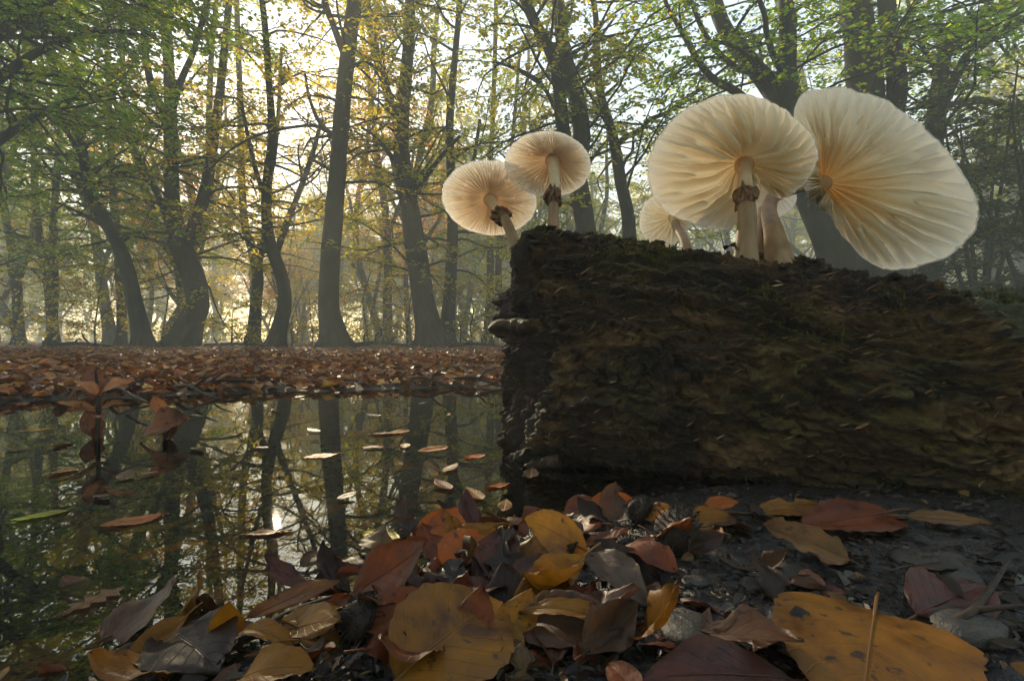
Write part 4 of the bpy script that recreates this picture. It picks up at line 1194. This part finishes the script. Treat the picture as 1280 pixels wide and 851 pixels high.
hero("round ochre leaf resting on pale rust bark strip", (352, 790, .004), (425, 775, .012), .62, OCHRE, 'broad', 1.0, .12, -.3, wob=.05, stalk=.22)
hero("small golden leaf standing upright in shallow water", (283, 802, .002), (285, 752, .022), .60, GOLD, 'beech', 1.6, .3, .3, wob=.05, stalk=.1)
hero("thin ochre leaf curling down beside the small upright one", (300, 790, .010), (370, 812, .004), .32, OCHRE, 'beech', .6, .5, -1.2, wob=.05)
hero("long ochre leaf sloping into dark water", (235, 768, .012), (150, 830, .002), .40, OCHRE, 'beech', .7, .4, .4, wob=.06)
hero("dark brown leaf heaped over the sloping ochre one", (215, 790, .004), (275, 840, .004), .7, DARK, 'beech', .5, .2, -.4, wob=.06)
hero("pale oak leaf floating in dim water", (75, 768, .001), (155, 733, .001), .55, TAN, 'oak', 0, .05, 0, wob=.02, stalk=.1, group="leaves floating on the pond")
hero("large orange brown leaf floating level on the pond", (203, 643, .001), (122, 658, .002), .50, (0.40, 0.13, 0.03), 'beech', 0, .06, .15, wob=.03, stalk=.12, group="leaves floating on the pond")
hero("green and yellow leaf floating alone on the pond", (88, 636, .001), (12, 650, .002), .42, LIME, 'beech', 0, .05, .1, wob=.02, stalk=.1, group="leaves floating on the pond")
hero("small bright yellow green leaf floating before the heap", (455, 664, .001), (500, 672, .002), .62, (0.52, 0.42, 0.02), 'beech', 0, .10, .25, wob=.05, stalk=.25, group="leaves floating on the pond")
hero("bright orange leaf floating below the tall straight trunk", (422, 567, .001), (378, 571, .002), .52, (0.62, 0.22, 0.02), 'beech', 0, .06, .1, wob=.03, stalk=.2, group="leaves floating on the pond")
hero("orange leaf floating below the broad mossy trunk", (560, 558, .001), (522, 564, .001), .50, (0.52, 0.20, 0.03), 'beech', 0, .06, .1, wob=.03, stalk=.1, group="leaves floating on the pond")
hero("yellow leaf sunk just under the pond surface", (490, 590, -.008), (528, 578, -.008), .60, (0.45, 0.30, 0.03), 'beech', 0, .1, 0, wob=.04, stalk=.1, under=True, group="leaves floating on the pond")
hero("brown leaf floating with pale companion near far shore", (463, 543, .001), (500, 540, .001), .48, RUST, 'beech', 0, .1, .1, wob=.04, stalk=.1, group="leaves floating on the pond")
hero("tan orange leaf floating tip to tip with a brown one", (488, 542, .002), (512, 537, .002), .50, (0.50, 0.22, 0.05), 'beech', 0, .1, .1, wob=.04, stalk=.1, group="leaves floating on the pond")
hero("small rust leaf floating near the log's broken foot", (636, 604, .001), (606, 609, .001), .55, ORANGE, 'beech', 0, .08, .1, wob=.05, stalk=.1, group="leaves floating on the pond")
hero("pinkish leaf floating left of the dead twig", (98, 585, .001), (58, 593, .002), .48, (0.46, 0.16, 0.05), 'beech', 0, .1, .1, wob=.04, stalk=.15, group="leaves floating on the pond")
hero("ragged rust leaf floating beside the dead twig's reflection", (92, 553, .001), (62, 557, .003), .60, RUST, 'oak', 0, .2, .3, wob=.06, stalk=.2, group="leaves floating on the pond")
hero("thin yellow leaf floating edge on near left bank", (66, 535, .001), (22, 539, .001), .40, (0.5, 0.27, 0.06), 'beech', 0, .05, .1, wob=.03, stalk=.1, group="leaves floating on the pond")
hero("small orange leaf floating at the log's shadow edge", (606, 567, .001), (580, 573, .001), .5, ORANGE, 'beech', 0, .06, .1, wob=.04, stalk=.1, group="leaves floating on the pond")
hero("long brown leaf floating over submerged twigs", (305, 668, .001), (365, 662, .001), .34, (0.36, 0.14, 0.04), 'beech', 0, .08, .1, wob=.04, stalk=.1, group="leaves floating on the pond")
hero("yellow leaf sunk in the dark water beside black mud", (-12, 851, -.012), (48, 815, -.012), .70, (0.50, 0.30, 0.02), 'beech', 0, .08, 0, wob=.04, stalk=.1, under=True)
hero("orange leaf standing at the waterline in front of the log", (730, 640, .004), (790, 622, .012), .50, ORANGE, 'beech', .9, .3, -.4, wob=.06)
hero("red brown leaf folded beside the orange one at the log", (705, 640, .004), (740, 622, .016), .60, RUST, 'beech', 1.2, .3, .3, wob=.06)
hero("orange leaf half under the log's belly", (800, 645, .006), (838, 632, .012), .6, (0.55, 0.2, 0.02), 'beech', .9, .2, .2, wob=.06)
hero("ochre leaf creased beside a bristly husk", (855, 655, .006), (920, 648, .010), .55, OCHRE, 'beech', .8, .25, -.2, wob=.06)
hero("brown leaf cupped below the creased ochre one", (862, 690, .004), (905, 668, .014), .62, BROWN, 'beech', 1.1, .3, -.6, wob=.05)
hero("small orange leaf in the gloom under the log", (880, 632, .006), (925, 628, .008), .5, ORANGE, 'beech', .6, .2, -.2, wob=.05)
hero("ochre leaf with torn edge lying under the log", (945, 640, .006), (1030, 635, .008), .45, OCHRE, 'beech', .5, .2, -.2, wob=.05, torn=.4)
hero("long tan leaf lying in the log's deep shade", (1135, 645, .006), (1245, 657, .006), .26, TAN, 'beech', .6, .2, -.2, wob=.05)
hero("grey leaf sunk in mud under the log's shade", (1135, 708, .004), (1215, 700, .004), .40, GREY, 'beech', .4, .1, -.2, wob=.04)
hero("dark red leaf half buried beside grey twigs", (1145, 770, .004), (1235, 730, .006), .55, (0.11, 0.03, 0.02), 'beech', .7, .2, -.3, wob=.06)
hero("grey veined leaf bent over mud behind the golden roll", (735, 690, .018), (810, 760, .004), .45, (0.11, 0.075, 0.055), 'beech', .7, .3, -.7, wob=.06)
hero("red leaf tip at the mud's lowest edge", (800, 870, .004), (760, 830, .006), .6, RUST, 'beech', .8, .2, -.3, wob=.05)
hero("ochre leaf peeking in beside the broad flat one", (1300, 850, .004), (1262, 828, .006), .7, OCHRE, 'beech', .6, .2, -.3, wob=.05)
hero("brown strip of old leaf slanting into the pond", (310, 772, .002), (424, 726, .012), .26, (0.20, 0.085, 0.035), 'beech', .9, .2, -.3, wob=.04)
hero("dull orange leaf sunk under reflections of branches", (160, 700, -.010), (260, 675, -.010), .35, (0.55, 0.20, 0.04), 'beech', 0, .1, 0, wob=.04, stalk=.1, under=True)
hero("brown broad leaf sunk beside the dull orange one", (240, 712, -.012), (340, 690, -.012), .5, (0.35, 0.14, 0.05), 'broad', 0, .05, 0, wob=.04, stalk=.1, under=True)
hero("ochre leaf bent double at the heap's lower edge", (300, 850, .006), (395, 835, .010), .5, OCHRE, 'beech', .8, .3, -.9, wob=.05)
hero("rust leaf curled round black mud between ochre leaves", (440, 745, .010), (375, 770, .006), .4, RUST, 'beech', .8, .3, .8, wob=.06)

# the heap itself: smaller leaves of a few kinds between the large ones
r = np.random.default_rng(77)
VAR = []
for k in range(14):
    kind = ['beech', 'beech', 'beech', 'broad', 'beech', 'narrow'][k % 6]
    L = 0.055
    V, Q, UV = leaf_mesh(kind, L, L * [.55, .62, .5, .8, .58, .4][k % 6], [.1, .3, .2, .1, .5, .25][k % 6], r.uniform(-1.6, 1.3), 0, r.uniform(-1.0, 1.0), r.uniform(.05, .12), 200 + k, 18, 11, r.choice([0, .3, .6]))
    b = Batch(); b.add(*tube(stalk_pts(L, .2), np.linspace(.00055, .0008, 7), 4))
    sv, sq = np.vstack(b.V), np.vstack(b.Q)
    sv = np.asarray(sv); n0 = len(V)
    VAR.append(np_mesh("fallen_leaf", np.vstack([V, sv]), np.vstack([Q, sq + n0]), mats=[M_FALLEN], uv=np.vstack([UV, np.zeros((len(sv), 2))])))
FLAT = []
for k in range(6):
    L = 0.055
    V, Q, UV = leaf_mesh('beech', L, L * r.uniform(.45, .65), .05, r.uniform(-.1, .3), 0, r.uniform(-.15, .15), .025, 250 + k, 16, 9)
    FLAT.append(np_mesh("fallen_leaf", V, Q, mats=[M_FALLEN], uv=UV))
BUCKETS = {'ochre': (OCHRE, "smaller ochre leaf crumpled among the heap at the pond's edge"),
           'rust': (RUST, "smaller rust red leaf crumpled in the heap at the pond's edge"),
           'brown': (BROWN, "smaller brown leaf curled in the heap at the pond's edge"),
           'dark': (DARK, "blackened rotten leaf pressed into the heap at the pond's edge"),
           'purple': (PURPLE, "smaller purple brown wet leaf in the heap at the pond's edge"),
           'tan': (TAN, "small tan leaf lying loose on the black mud")}
def small_leaf(p, yaw, tilt, roll, s, key, label=None, group="small leaves of the heap at the pond's edge", col=None):
    c, lab = BUCKETS[key]
    o = obj("fallen_leaf", (FLAT[r.integers(len(FLAT))] if col is not None else VAR[r.integers(len(VAR))]))
    o.location = p; o.rotation_euler = (roll, tilt, yaw); o.scale = (s, s, s)
    c = col if col is not None else c
    q = r.uniform(0.7, 1.25); o.color = (*[x * q * r.uniform(.92, 1.08) for x in c], 1)
    tag(o, label or lab, "leaf", group)
    return o
cnt = 0
while cnt < 165:
    px, py = r.uniform(-20, 1290), 655 + 200 * r.random()
    heap = math.exp(-((px - 600) / 190) ** 2) + 0.45 * math.exp(-((px - 230) / 170) ** 2) * (py > 740) + 0.45 * math.exp(-((px - 850) / 130) ** 2) * (py < 690) + 0.10 * (px > 800)
    if px < 470 and py < 690 + (470 - px) * 0.22: continue
    if r.random() > heap: continue
    p = seat(px, py, 0.0)
    p[2] = max(0.0, float(ground_z(p[0], p[1]))) + r.uniform(.002, .008) * (0.5 + heap)
    if px < 360: p[2] = min(p[2], -0.004) if r.random() < .7 else p[2] * .4
    key = r.choice(list(BUCKETS), p=[.12, .2, .26, .28, .10, .04])
    small_leaf(p, r.uniform(0, 6.28), r.normal(0, .26), r.normal(0, .3), r.uniform(.35, .75), key)
    cnt += 1
# loose leaves afloat far out and along the shore
for px, py, c in [(520, 505, TAN), (425, 492, TAN), (380, 500, RUST), (345, 512, TAN), (555, 520, ORANGE), (470, 520, RUST), (300, 497, RUST), (365, 497, RUST), (590, 515, ORANGE), (505, 555, OCHRE), (450, 560, RUST), (260, 520, TAN), (560, 590, OCHRE), (600, 625, OCHRE), (625, 640, OCHRE), (150, 600, BROWN), (200, 590, BROWN), (560, 612, RUST), (240, 560, TAN), (330, 560, TAN), (40, 560, TAN), (120, 620, BROWN), (660, 598, BROWN), (420, 625, BROWN), (395, 540, TAN)]:
    p = on_plane(px + r.uniform(-6, 6), py, 0.001)
    small_leaf(p + np.array([0, 0, .001]), r.uniform(0, 6.28), 0, 0, r.uniform(.3, .55), 'tan', "small brown leaf adrift on the open pond", "small leaves adrift on the pond", c)
for _ in range(26):
    px, py = r.uniform(0, 640), 620 + 225 * r.random()
    p = on_plane(px, py, -0.02); p[2] = float(ground_z(p[0], p[1])) + 0.004
    if p[2] > -0.006: continue
    small_leaf(p, r.uniform(0, 6.28), r.normal(0, .15), r.normal(0, .15), r.uniform(.8, 1.3), 'brown', "drowned brown leaf on the pond floor", "drowned leaves on the pond floor", [(0.3, 0.12, 0.04), (0.4, 0.24, 0.05), (0.2, 0.09, 0.04)][r.integers(3)])

# leaf carpet of the far bank: the front leaves one by one, the rest as one carpet
LIT = np.array([(0.22, 0.085, 0.028), (0.32, 0.135, 0.040), (0.15, 0.060, 0.028), (0.40, 0.18, 0.045), (0.28, 0.095, 0.034), (0.50, 0.27, 0.055), (0.11, 0.055, 0.04)])
BANKV = []
for k in range(6):
    L = 0.042
    V, Q, UV = leaf_mesh('beech', L, L * .6, .2, r.uniform(-1.0, .9), 0, r.uniform(-.8, .8), .06, 300 + k, 7, 5)
    BANKV.append(np_mesh("fallen_leaf", V, Q, mats=[M_FALLEN], uv=UV))
for _ in range(45):
    px = r.uniform(0, 645); u0 = (px - 640) / 640 * 1.6
    v = float(far_shore(u0)) + abs(r.normal(0, .12)) + .01
    x, y = u0 / 1.6 * v * K, v * K
    o = obj("fallen_leaf", BANKV[r.integers(6)])
    o.location = (x, y, float(ground_z(x, y)) + .006); o.rotation_euler = (r.normal(0, .5), r.normal(0, .4), r.uniform(0, 6.28))
    s = r.uniform(.6, 1.1); o.scale = (s, s, s)
    o.color = (*(LIT[r.choice(7, p=[.22, .22, .2, .1, .14, .04, .08])] * r.uniform(.8, 1.3)), 1)
    tag(o, "brown beech leaf along the water's far edge", "leaf", "leaves along the far edge of the pond")
def carpet(n, y0, y1, xr, size, seed):
    r = np.random.default_rng(seed)
    y = y0 * (y1 / y0) ** r.random(n)
    x = r.uniform(-1, 1, n) * y * xr
    z = ground_z(x, y)
    k = z > 0.002
    x, y, z = x[k], y[k], z[k]; m = len(x)
    az = r.uniform(0, 6.28, m)
    d = np.stack([np.cos(az), np.sin(az), r.normal(0, .35, m)], 1)
    nn = np.stack([r.normal(0, .45, m), r.normal(0, .45, m), np.ones(m)], 1)
    L = size * r.uniform(.6, 1.2, m)
    V, Q = leaves(np.stack([x, y, z + r.uniform(.002, .014, m)], 1), d, nn, L, L * r.uniform(.45, .7, m), .35, r.normal(0, .1))
    c = LIT[r.choice(7, m, p=[.22, .22, .2, .1, .14, .04, .08])] * r.uniform(.7, 1.35, (m, 1))
    return V, Q, np.repeat(c, 6, 0)
b = Batch()
for a in [(16000, 0.85, 2.6, 1.25, .038, 1), (16000, 2.3, 9.5, 1.2, .050, 2), (7000, 9, 26, 1.1, .075, 3)]:
    V, Q, C = carpet(*a); b.add(V, Q, None, 0, C)
lo = obj("leaf_litter", b.mesh("leaf_litter", [M_LITTER], smooth=False, cols=True))
tag(lo, "carpet of small brown beech leaves covering the far bank", "leaf litter", kind="stuff")

# scraps of rotten leaf, bark and grit pressed into the mud of the near shore
r = np.random.default_rng(91)
n = 12500
px = r.uniform(-150, 1700, n); py = 600 + 280 * r.random(n)
d = H * F / (py - CY); x = (px - 640) / F * d; z = ground_z(x, d)
x = x; y = d
m = len(x)
az = r.uniform(0, 6.28, m)
L = r.uniform(.0012, .0050, m) * r.choice([1, 1, 1, 2.2], m)
V, Q = leaves(np.stack([x, y, z + r.uniform(.0, .003, m)], 1), np.stack([np.cos(az), np.sin(az), r.normal(0, .3, m)], 1), np.stack([r.normal(0, .5, m), r.normal(0, .5, m), np.ones(m)], 1), L, L * r.uniform(.2, .7, m), .4, .1)
C = np.array([(.020, .014, .011), (.045, .026, .016), (.085, .042, .018), (.06, .052, .042), (.15, .085, .03), (.12, .11, .095)])[r.choice(6, m, p=[.34, .26, .16, .14, .06, .04])] * r.uniform(.6, 1.3, (m, 1))
so = obj("mud_scraps", np_mesh("mud_scraps", V, Q, mats=[M_LITTER], smooth=False, cols=np.repeat(C, 6, 0)))
tag(so, "dark scraps of rotten leaf and grit in the shore mud", "debris", kind="stuff")
# ------------------------------------------------------------------ dead leafy twigs, husks, stones, sticks
def dead_twig(label, foot, tips, leaf_specs, col):
    base = on_plane(foot[0], foot[1], 0.0)
    d = base[1]
    t = thing("dead_twig", label, "twig", base, "dead leafy twigs standing in the pond")
    pts = np.array([P(px, py, d + k) for px, py, k in tips]) - base
    pts = np.vstack([[0, 0, -0.03], pts])
    s = spline(pts, 24)
    b = Batch(); b.add(*tube(s, np.linspace(.0035, .0016, 24), 7, .15, 1)); obj("stem", b.mesh("stem", [M_TWIG]), t)
    for i, (bx, by, tx, ty, w, dk, lean, fold, curl, c) in enumerate(leaf_specs):
        pb, pt = P(bx, by, d), P(tx, ty, d + dk)
        Ln = float(np.linalg.norm(pt - pb))
        V, Q, UV = leaf_mesh('beech', Ln, Ln * w, fold, curl, 0, .4, .07, 400 + i, 18, 11)
        lf = obj("leaf", np_mesh("leaf", V, Q, mats=[M_FALLEN], uv=UV), t)
        m = frame(pb, pt, lean) @ Matrix.Rotation(curl / 2, 4, 'Y')
        lf.matrix_world = Matrix.Translation(-Vector(base)) @ m
        lf.matrix_parent_inverse = Matrix.Identity(4); lf.matrix_basis = Matrix.Translation(-Vector(base)) @ m
        lf.color = (*c, 1)
    return t
BR = (0.50, 0.21, 0.085); DB = (0.22, 0.085, 0.04)
dead_twig("dead twig with spread brown leaves rising from the pond by the left bank", (121, 547), [(122, 530, 0), (123, 505, 0), (121, 480, .01), (119, 463, .01)],
          [(122, 494, 88, 476, .55, -.02, .6, .35, -.7, BR), (123, 494, 166, 474, .46, .01, .5, .35, -.5, BR), (121, 500, 117, 456, .5, .03, 1.2, .4, .3, DB),
           (122, 518, 68, 503, .40, -.03, .6, .5, -.6, (0.34, 0.15, 0.06)), (123, 512, 156, 503, .45, .0, .9, .4, -.4, DB), (123, 518, 132, 520, .6, -.02, .9, .3, .3, DB), (121, 548, 108, 512, .6, 0.01, 1.4, .4, .4, DB), (121, 530, 122, 556, .5, 0, 1.2, .4, .2, DB)], BR)
dead_twig("dead twig with one crumpled dark leaf half in the pond", (206, 548), [(207, 540, 0), (204, 530, 0), (200, 515, 0)],
          [(234, 524, 175, 548, .62, -.01, 1.0, .55, -.6, DB), (200, 530, 238, 522, .40, .01, .8, .5, -.5, BR), (203, 520, 192, 495, .6, .01, 1.0, .5, .5, (0.40, 0.14, 0.05)), (205, 548, 222, 530, .8, 0, 1.2, .4, .3, DB)], DB)

def husk(label, px, py, s, seed):
    """four-lobed bristly beech nut husk"""
    r = np.random.default_rng(seed)
    p = seat(px, py, 0.0)
    t = thing("nut_husk", label, "nut husk", p, "bristly nut husks on the mud")
    n, m = 14, 24
    th = np.linspace(0, math.pi * .93, n); a = np.linspace(0, 2 * math.pi, m, endpoint=False)
    lob = 1 + .18 * np.cos(4 * a)[None] * np.sin(th)[:, None]
    R = s * lob
    V = np.stack([R * np.sin(th)[:, None] * np.cos(a), R * np.sin(th)[:, None] * np.sin(a), s * 1.15 * (1 - np.cos(th))[:, None] + 0 * a], -1)
    rot = np.array(Matrix.Rotation(r.uniform(.3, .9), 3, 'Y') @ Matrix.Rotation(r.uniform(0, 6), 3, 'Z'))
    V = V @ rot.T
    obj("shell", np_mesh("shell", V.reshape(-1, 3), grid_quads(n, m, True), mats=[M_HUSK]), t)
    b = Batch(); cen = V.reshape(-1, 3).mean(0)
    for q in V[1:].reshape(-1, 3)[r.permutation((n - 1) * m)[:190]]:
        o = unit(q - cen + r.normal(0, s * .25, 3))
        b.add(*tube(np.array([q - o * s * .05, q + o * s * .22, q + o * s * .38 + np.array([0, 0, -s * .05])]), [s * .045, s * .03, s * .008], 4, cap=False))
    o = obj("bristle", b.mesh("bristle", [M_HUSK]), t); o["kind"] = "stuff"
husk("largest black bristly husk on the mud before the log", 830, 690, .0115, 1)
husk("black bristly husk at the bottom of the leaf heap", 440, 800, .008, 2)
husk("small bristly husk in the water under the log", 795, 655, .008, 3)
husk("bristly husk half buried near the grey twigs", 770, 700, .007, 4)

def stone(label, px, py, s, seed, flat=.5):
    r = np.random.default_rng(seed)
    p = seat(px, py, 0.0)
    n, m = 14, 22
    th = np.linspace(0, math.pi, n); a = np.linspace(0, 2 * math.pi, m, endpoint=False)
    V = np.stack([np.sin(th)[:, None] * np.cos(a) * 1.25, np.sin(th)[:, None] * np.sin(a), np.cos(th)[:, None] * flat + 0 * a], -1)
    V = V * (1 + .16 * fbm(V[..., 0] * 1.5 + seed, V[..., 1] * 1.5, V[..., 2] * 1.5, 3, seed))[..., None] * s
    o = obj("stone", np_mesh("stone", V.reshape(-1, 3), grid_quads(n, m, True), mats=[M_STONE]))
    o.location = p + np.array([0, 0, s * flat * .25]); o.rotation_euler = (0, 0, r.uniform(0, 6.28))
    tag(o, label, "stone", "wet stones in the mud")
stone("smooth tan pebble in black mud behind the broad ochre leaf", 945, 735, .007, 1)
stone("flat grey stone in the log's shade", 1170, 712, .016, 2, .3)
stone("rounded dark stone beside the tent shaped leaf", 985, 722, .010, 3)
stone("small wet stone before the bristly husk", 870, 730, .006, 4)
stone("low grey stone at the mud's lower edge", 860, 790, .012, 5, .35)
stone("small grey stone by the dark red leaf", 1215, 790, .012, 6, .45)
stone("rough stone next to the log's foot", 740, 655, .010, 7, .5)
stone("pale pebble beside the roof shaped leaf", 905, 782, .005, 8, .5)

def stick(label, pts, rad, seed):
    q = np.array([seat(*k) for k in pts]); base = q[0].copy()
    s = spline(q, 20) - base
    b = Batch(); b.add(*tube(s, np.linspace(rad, rad * .5, 20), 7, .25, seed))
    # a short side shoot
    i = 9; d = unit(s[i + 1] - s[i]); o = unit(np.cross(d, [0, 0, 1]) + d + np.array([0, 0, .3]))
    b.add(*tube(np.array([s[i], s[i] + o * rad * 5, s[i] + o * rad * 9]), [rad * .6, rad * .45, rad * .2], 6))
    m = obj("fallen_stick", b.mesh("fallen_stick", [M_TWIG])); m.location = base
    tag(m, label, "stick", "fallen sticks at the pond's edge")
stick("dark stick with side shoot lying along the mud", [(1180, 780, .003), (1220, 760, .006), (1262, 700, .004)], .0022, 1)
stick("thin stick under the purple brown leaves", [(555, 700, .010), (585, 690, .018), (610, 720, .010)], .0014, 2)
stick("short twig on the mud beside the pebble", [(900, 700, .002), (935, 712, .004), (985, 700, .002)], .0012, 3)
stick("long thin twig crossing the leaf heap", [(300, 800, .008), (360, 765, .010), (415, 745, .014)], .0014, 4)
stick("curved twig lying in front of the log", [(900, 640, .004), (960, 645, .006), (1000, 668, .003)], .0014, 5)

# far bank: fallen branches and a broken stump between the trees
def bank_branch(label, pts, rad, seed):
    q = []
    for px, d, h in pts:
        x = (px - 640) / F * d
        q.append([x, d, float(ground_z(x, d)) + h])
    q = np.array(q); base = q[0].copy(); s = spline(q, 24) - base
    b = Batch(); b.add(*tube(s, np.linspace(rad, rad * .4, 24), 8, .2, seed))
    for k in (6, 11, 16):
        r_ = np.random.default_rng(seed + k)
        o = unit(np.array([r_.normal(), r_.normal() * .5, 1.0]))
        b.add(*tube(np.array([s[k], s[k] + o * .12, s[k] + o * .22 + np.array([.05, 0, -.02])]), [rad * .5, rad * .35, rad * .1], 6))
    m = obj("fallen_branch", b.mesh("fallen_branch", [M_BARK])); m.location = base
    tag(m, label, "branch", "fallen branches on the far bank")
bank_branch("fallen mossy branch lying between the straight and broad beeches", [(440, 7.4, .03), (470, 7.5, .07), (510, 7.6, .05)], .04, 1)
bank_branch("fallen branch at the foot of the curved leaning beech", [(60, 7.0, .02), (95, 7.2, .06), (140, 7.4, .03)], .035, 2)
bank_branch("fallen branch with upright stubs at the stout beech's foot", [(255, 8.2, .03), (290, 8.4, .05), (335, 8.2, .04)], .035, 3)
bank_branch("thin fallen branch near the grey twin stemmed beech", [(560, 7.6, .03), (590, 7.7, .06), (628, 7.5, .03)], .03, 4)
rs = np.random.default_rng(66)
for k, (lab, px) in enumerate([("thin stick poking from the far bank's leaves below the leaning curved beech", 150), ("forked stick on the far shore below the stout mossy beech", 235), ("stick trailing into the pond below the bent beech", 335), ("short stick on the far shore below the broad mossy beech", 530), ("stick lying along the far shore near the log's broken end", 590)]):
    u0 = (px - 640) / 640 * 1.8; v = float(far_shore(u0)) + .02
    q = np.array([[(px - 640) / 640 * v * K + dx, v * K + dy, dz] for dx, dy, dz in ((-.06, .05, .02), (0, 0, .028), (.05, -.03, .014), (.10, -.05, .002))])
    q[:, 0] = q[0, 0] + (q[:, 0] - q[0, 0]) * rs.choice([-1, 1]); base = q[0].copy()
    b = Batch(); sp = spline(q, 14) - base; b.add(*tube(sp, np.linspace(.005, .0025, 14), 6, .25, k)); b.add(*tube(np.array([sp[6], sp[6] + [.02, .01, .02], sp[6] + [.05, .01, .03]]), [.003, .0025, .001], 5))
    o = obj("fallen_stick", b.mesh("fallen_stick", [M_TWIG])); o.location = base
    tag(o, lab, "stick", "fallen sticks on the far shore")
x = (58 - 640) / F * 8.0; zb = float(ground_z(x, 8.0))
b = Batch()
for k, (dx, hh, rr) in enumerate([(0, .16, .035), (.10, .22, .022), (-.06, .10, .03)]):
    b.add(*tube(spline(np.array([[0, 0, -.05], [dx * .4, 0, hh * .5], [dx, .02, hh]]), 10), np.linspace(rr * 1.5, rr * .7, 10), 9, .25, k))
st = obj("tree_stump", b.mesh("tree_stump", [M_BARK])); st.location = (x, 8.0, zb)
tag(st, "low broken stump with two prongs on the left bank", "stump")

# crumbs lying on the log's crest: curled bits of leaf
def crest_leaf(label, px, py, d, s, col, seed):
    V, Q, UV = leaf_mesh('beech', s, s * .6, .5, -1.6, 0, .8, .10, seed, 14, 9)
    o = obj("fallen_leaf", np_mesh("fallen_leaf", V, Q, mats=[M_FALLEN], uv=UV))
    o.location = N(px, py, d); o.rotation_euler = (.3, -.5, seed * 1.3); o.color = (*col, 1)
    tag(o, label, "leaf", "leaf scraps on the log")
crest_leaf("curled rust leaf scrap on the log's crest behind the upright mushroom", 757, 296, .79, .022, RUST, 1)
crest_leaf("second curled leaf scrap beside the rust one on the log", 772, 298, .78, .018, BROWN, 2)
crest_leaf("tiny dark leaf scrap on the log before the small mushroom", 795, 304, .78, .015, DARK, 3)
crest_leaf("dark leaf scrap against the large mushroom's stem foot", 905, 312, .74, .022, DARK, 4)
# ------------------------------------------------------------------ haze
def box_mesh(name, a, b):
    V = [(x, y, z) for x in (a[0], b[0]) for y in (a[1], b[1]) for z in (a[2], b[2])]
    Q = [(0, 1, 3, 2), (4, 6, 7, 5), (0, 4, 5, 1), (2, 3, 7, 6), (0, 2, 6, 4), (1, 5, 7, 3)]
    return np_mesh(name, V, Q, smooth=False)
hm = bpy.data.materials.new("haze_air"); hm.use_nodes = True
hn = hm.node_tree.nodes; hn.clear()
ho = hn.new("ShaderNodeOutputMaterial"); hv = hn.new("ShaderNodeVolumePrincipled")
hv.inputs['Color'].default_value = (0.93, 0.97, 0.93, 1)
hv.inputs['Density'].default_value = HAZE_DENSITY
hv.inputs['Anisotropy'].default_value = 0.12
hm.node_tree.links.new(hv.outputs[0], ho.inputs['Volume'])
hme = box_mesh("haze", (-76, -16, -1.2), (76, 86, 16.5)); hme.materials.append(hm)
hz = obj("haze", hme); hz.display_type = 'WIRE'
tag(hz, "pale morning mist hanging between the trees", "mist", kind="stuff")
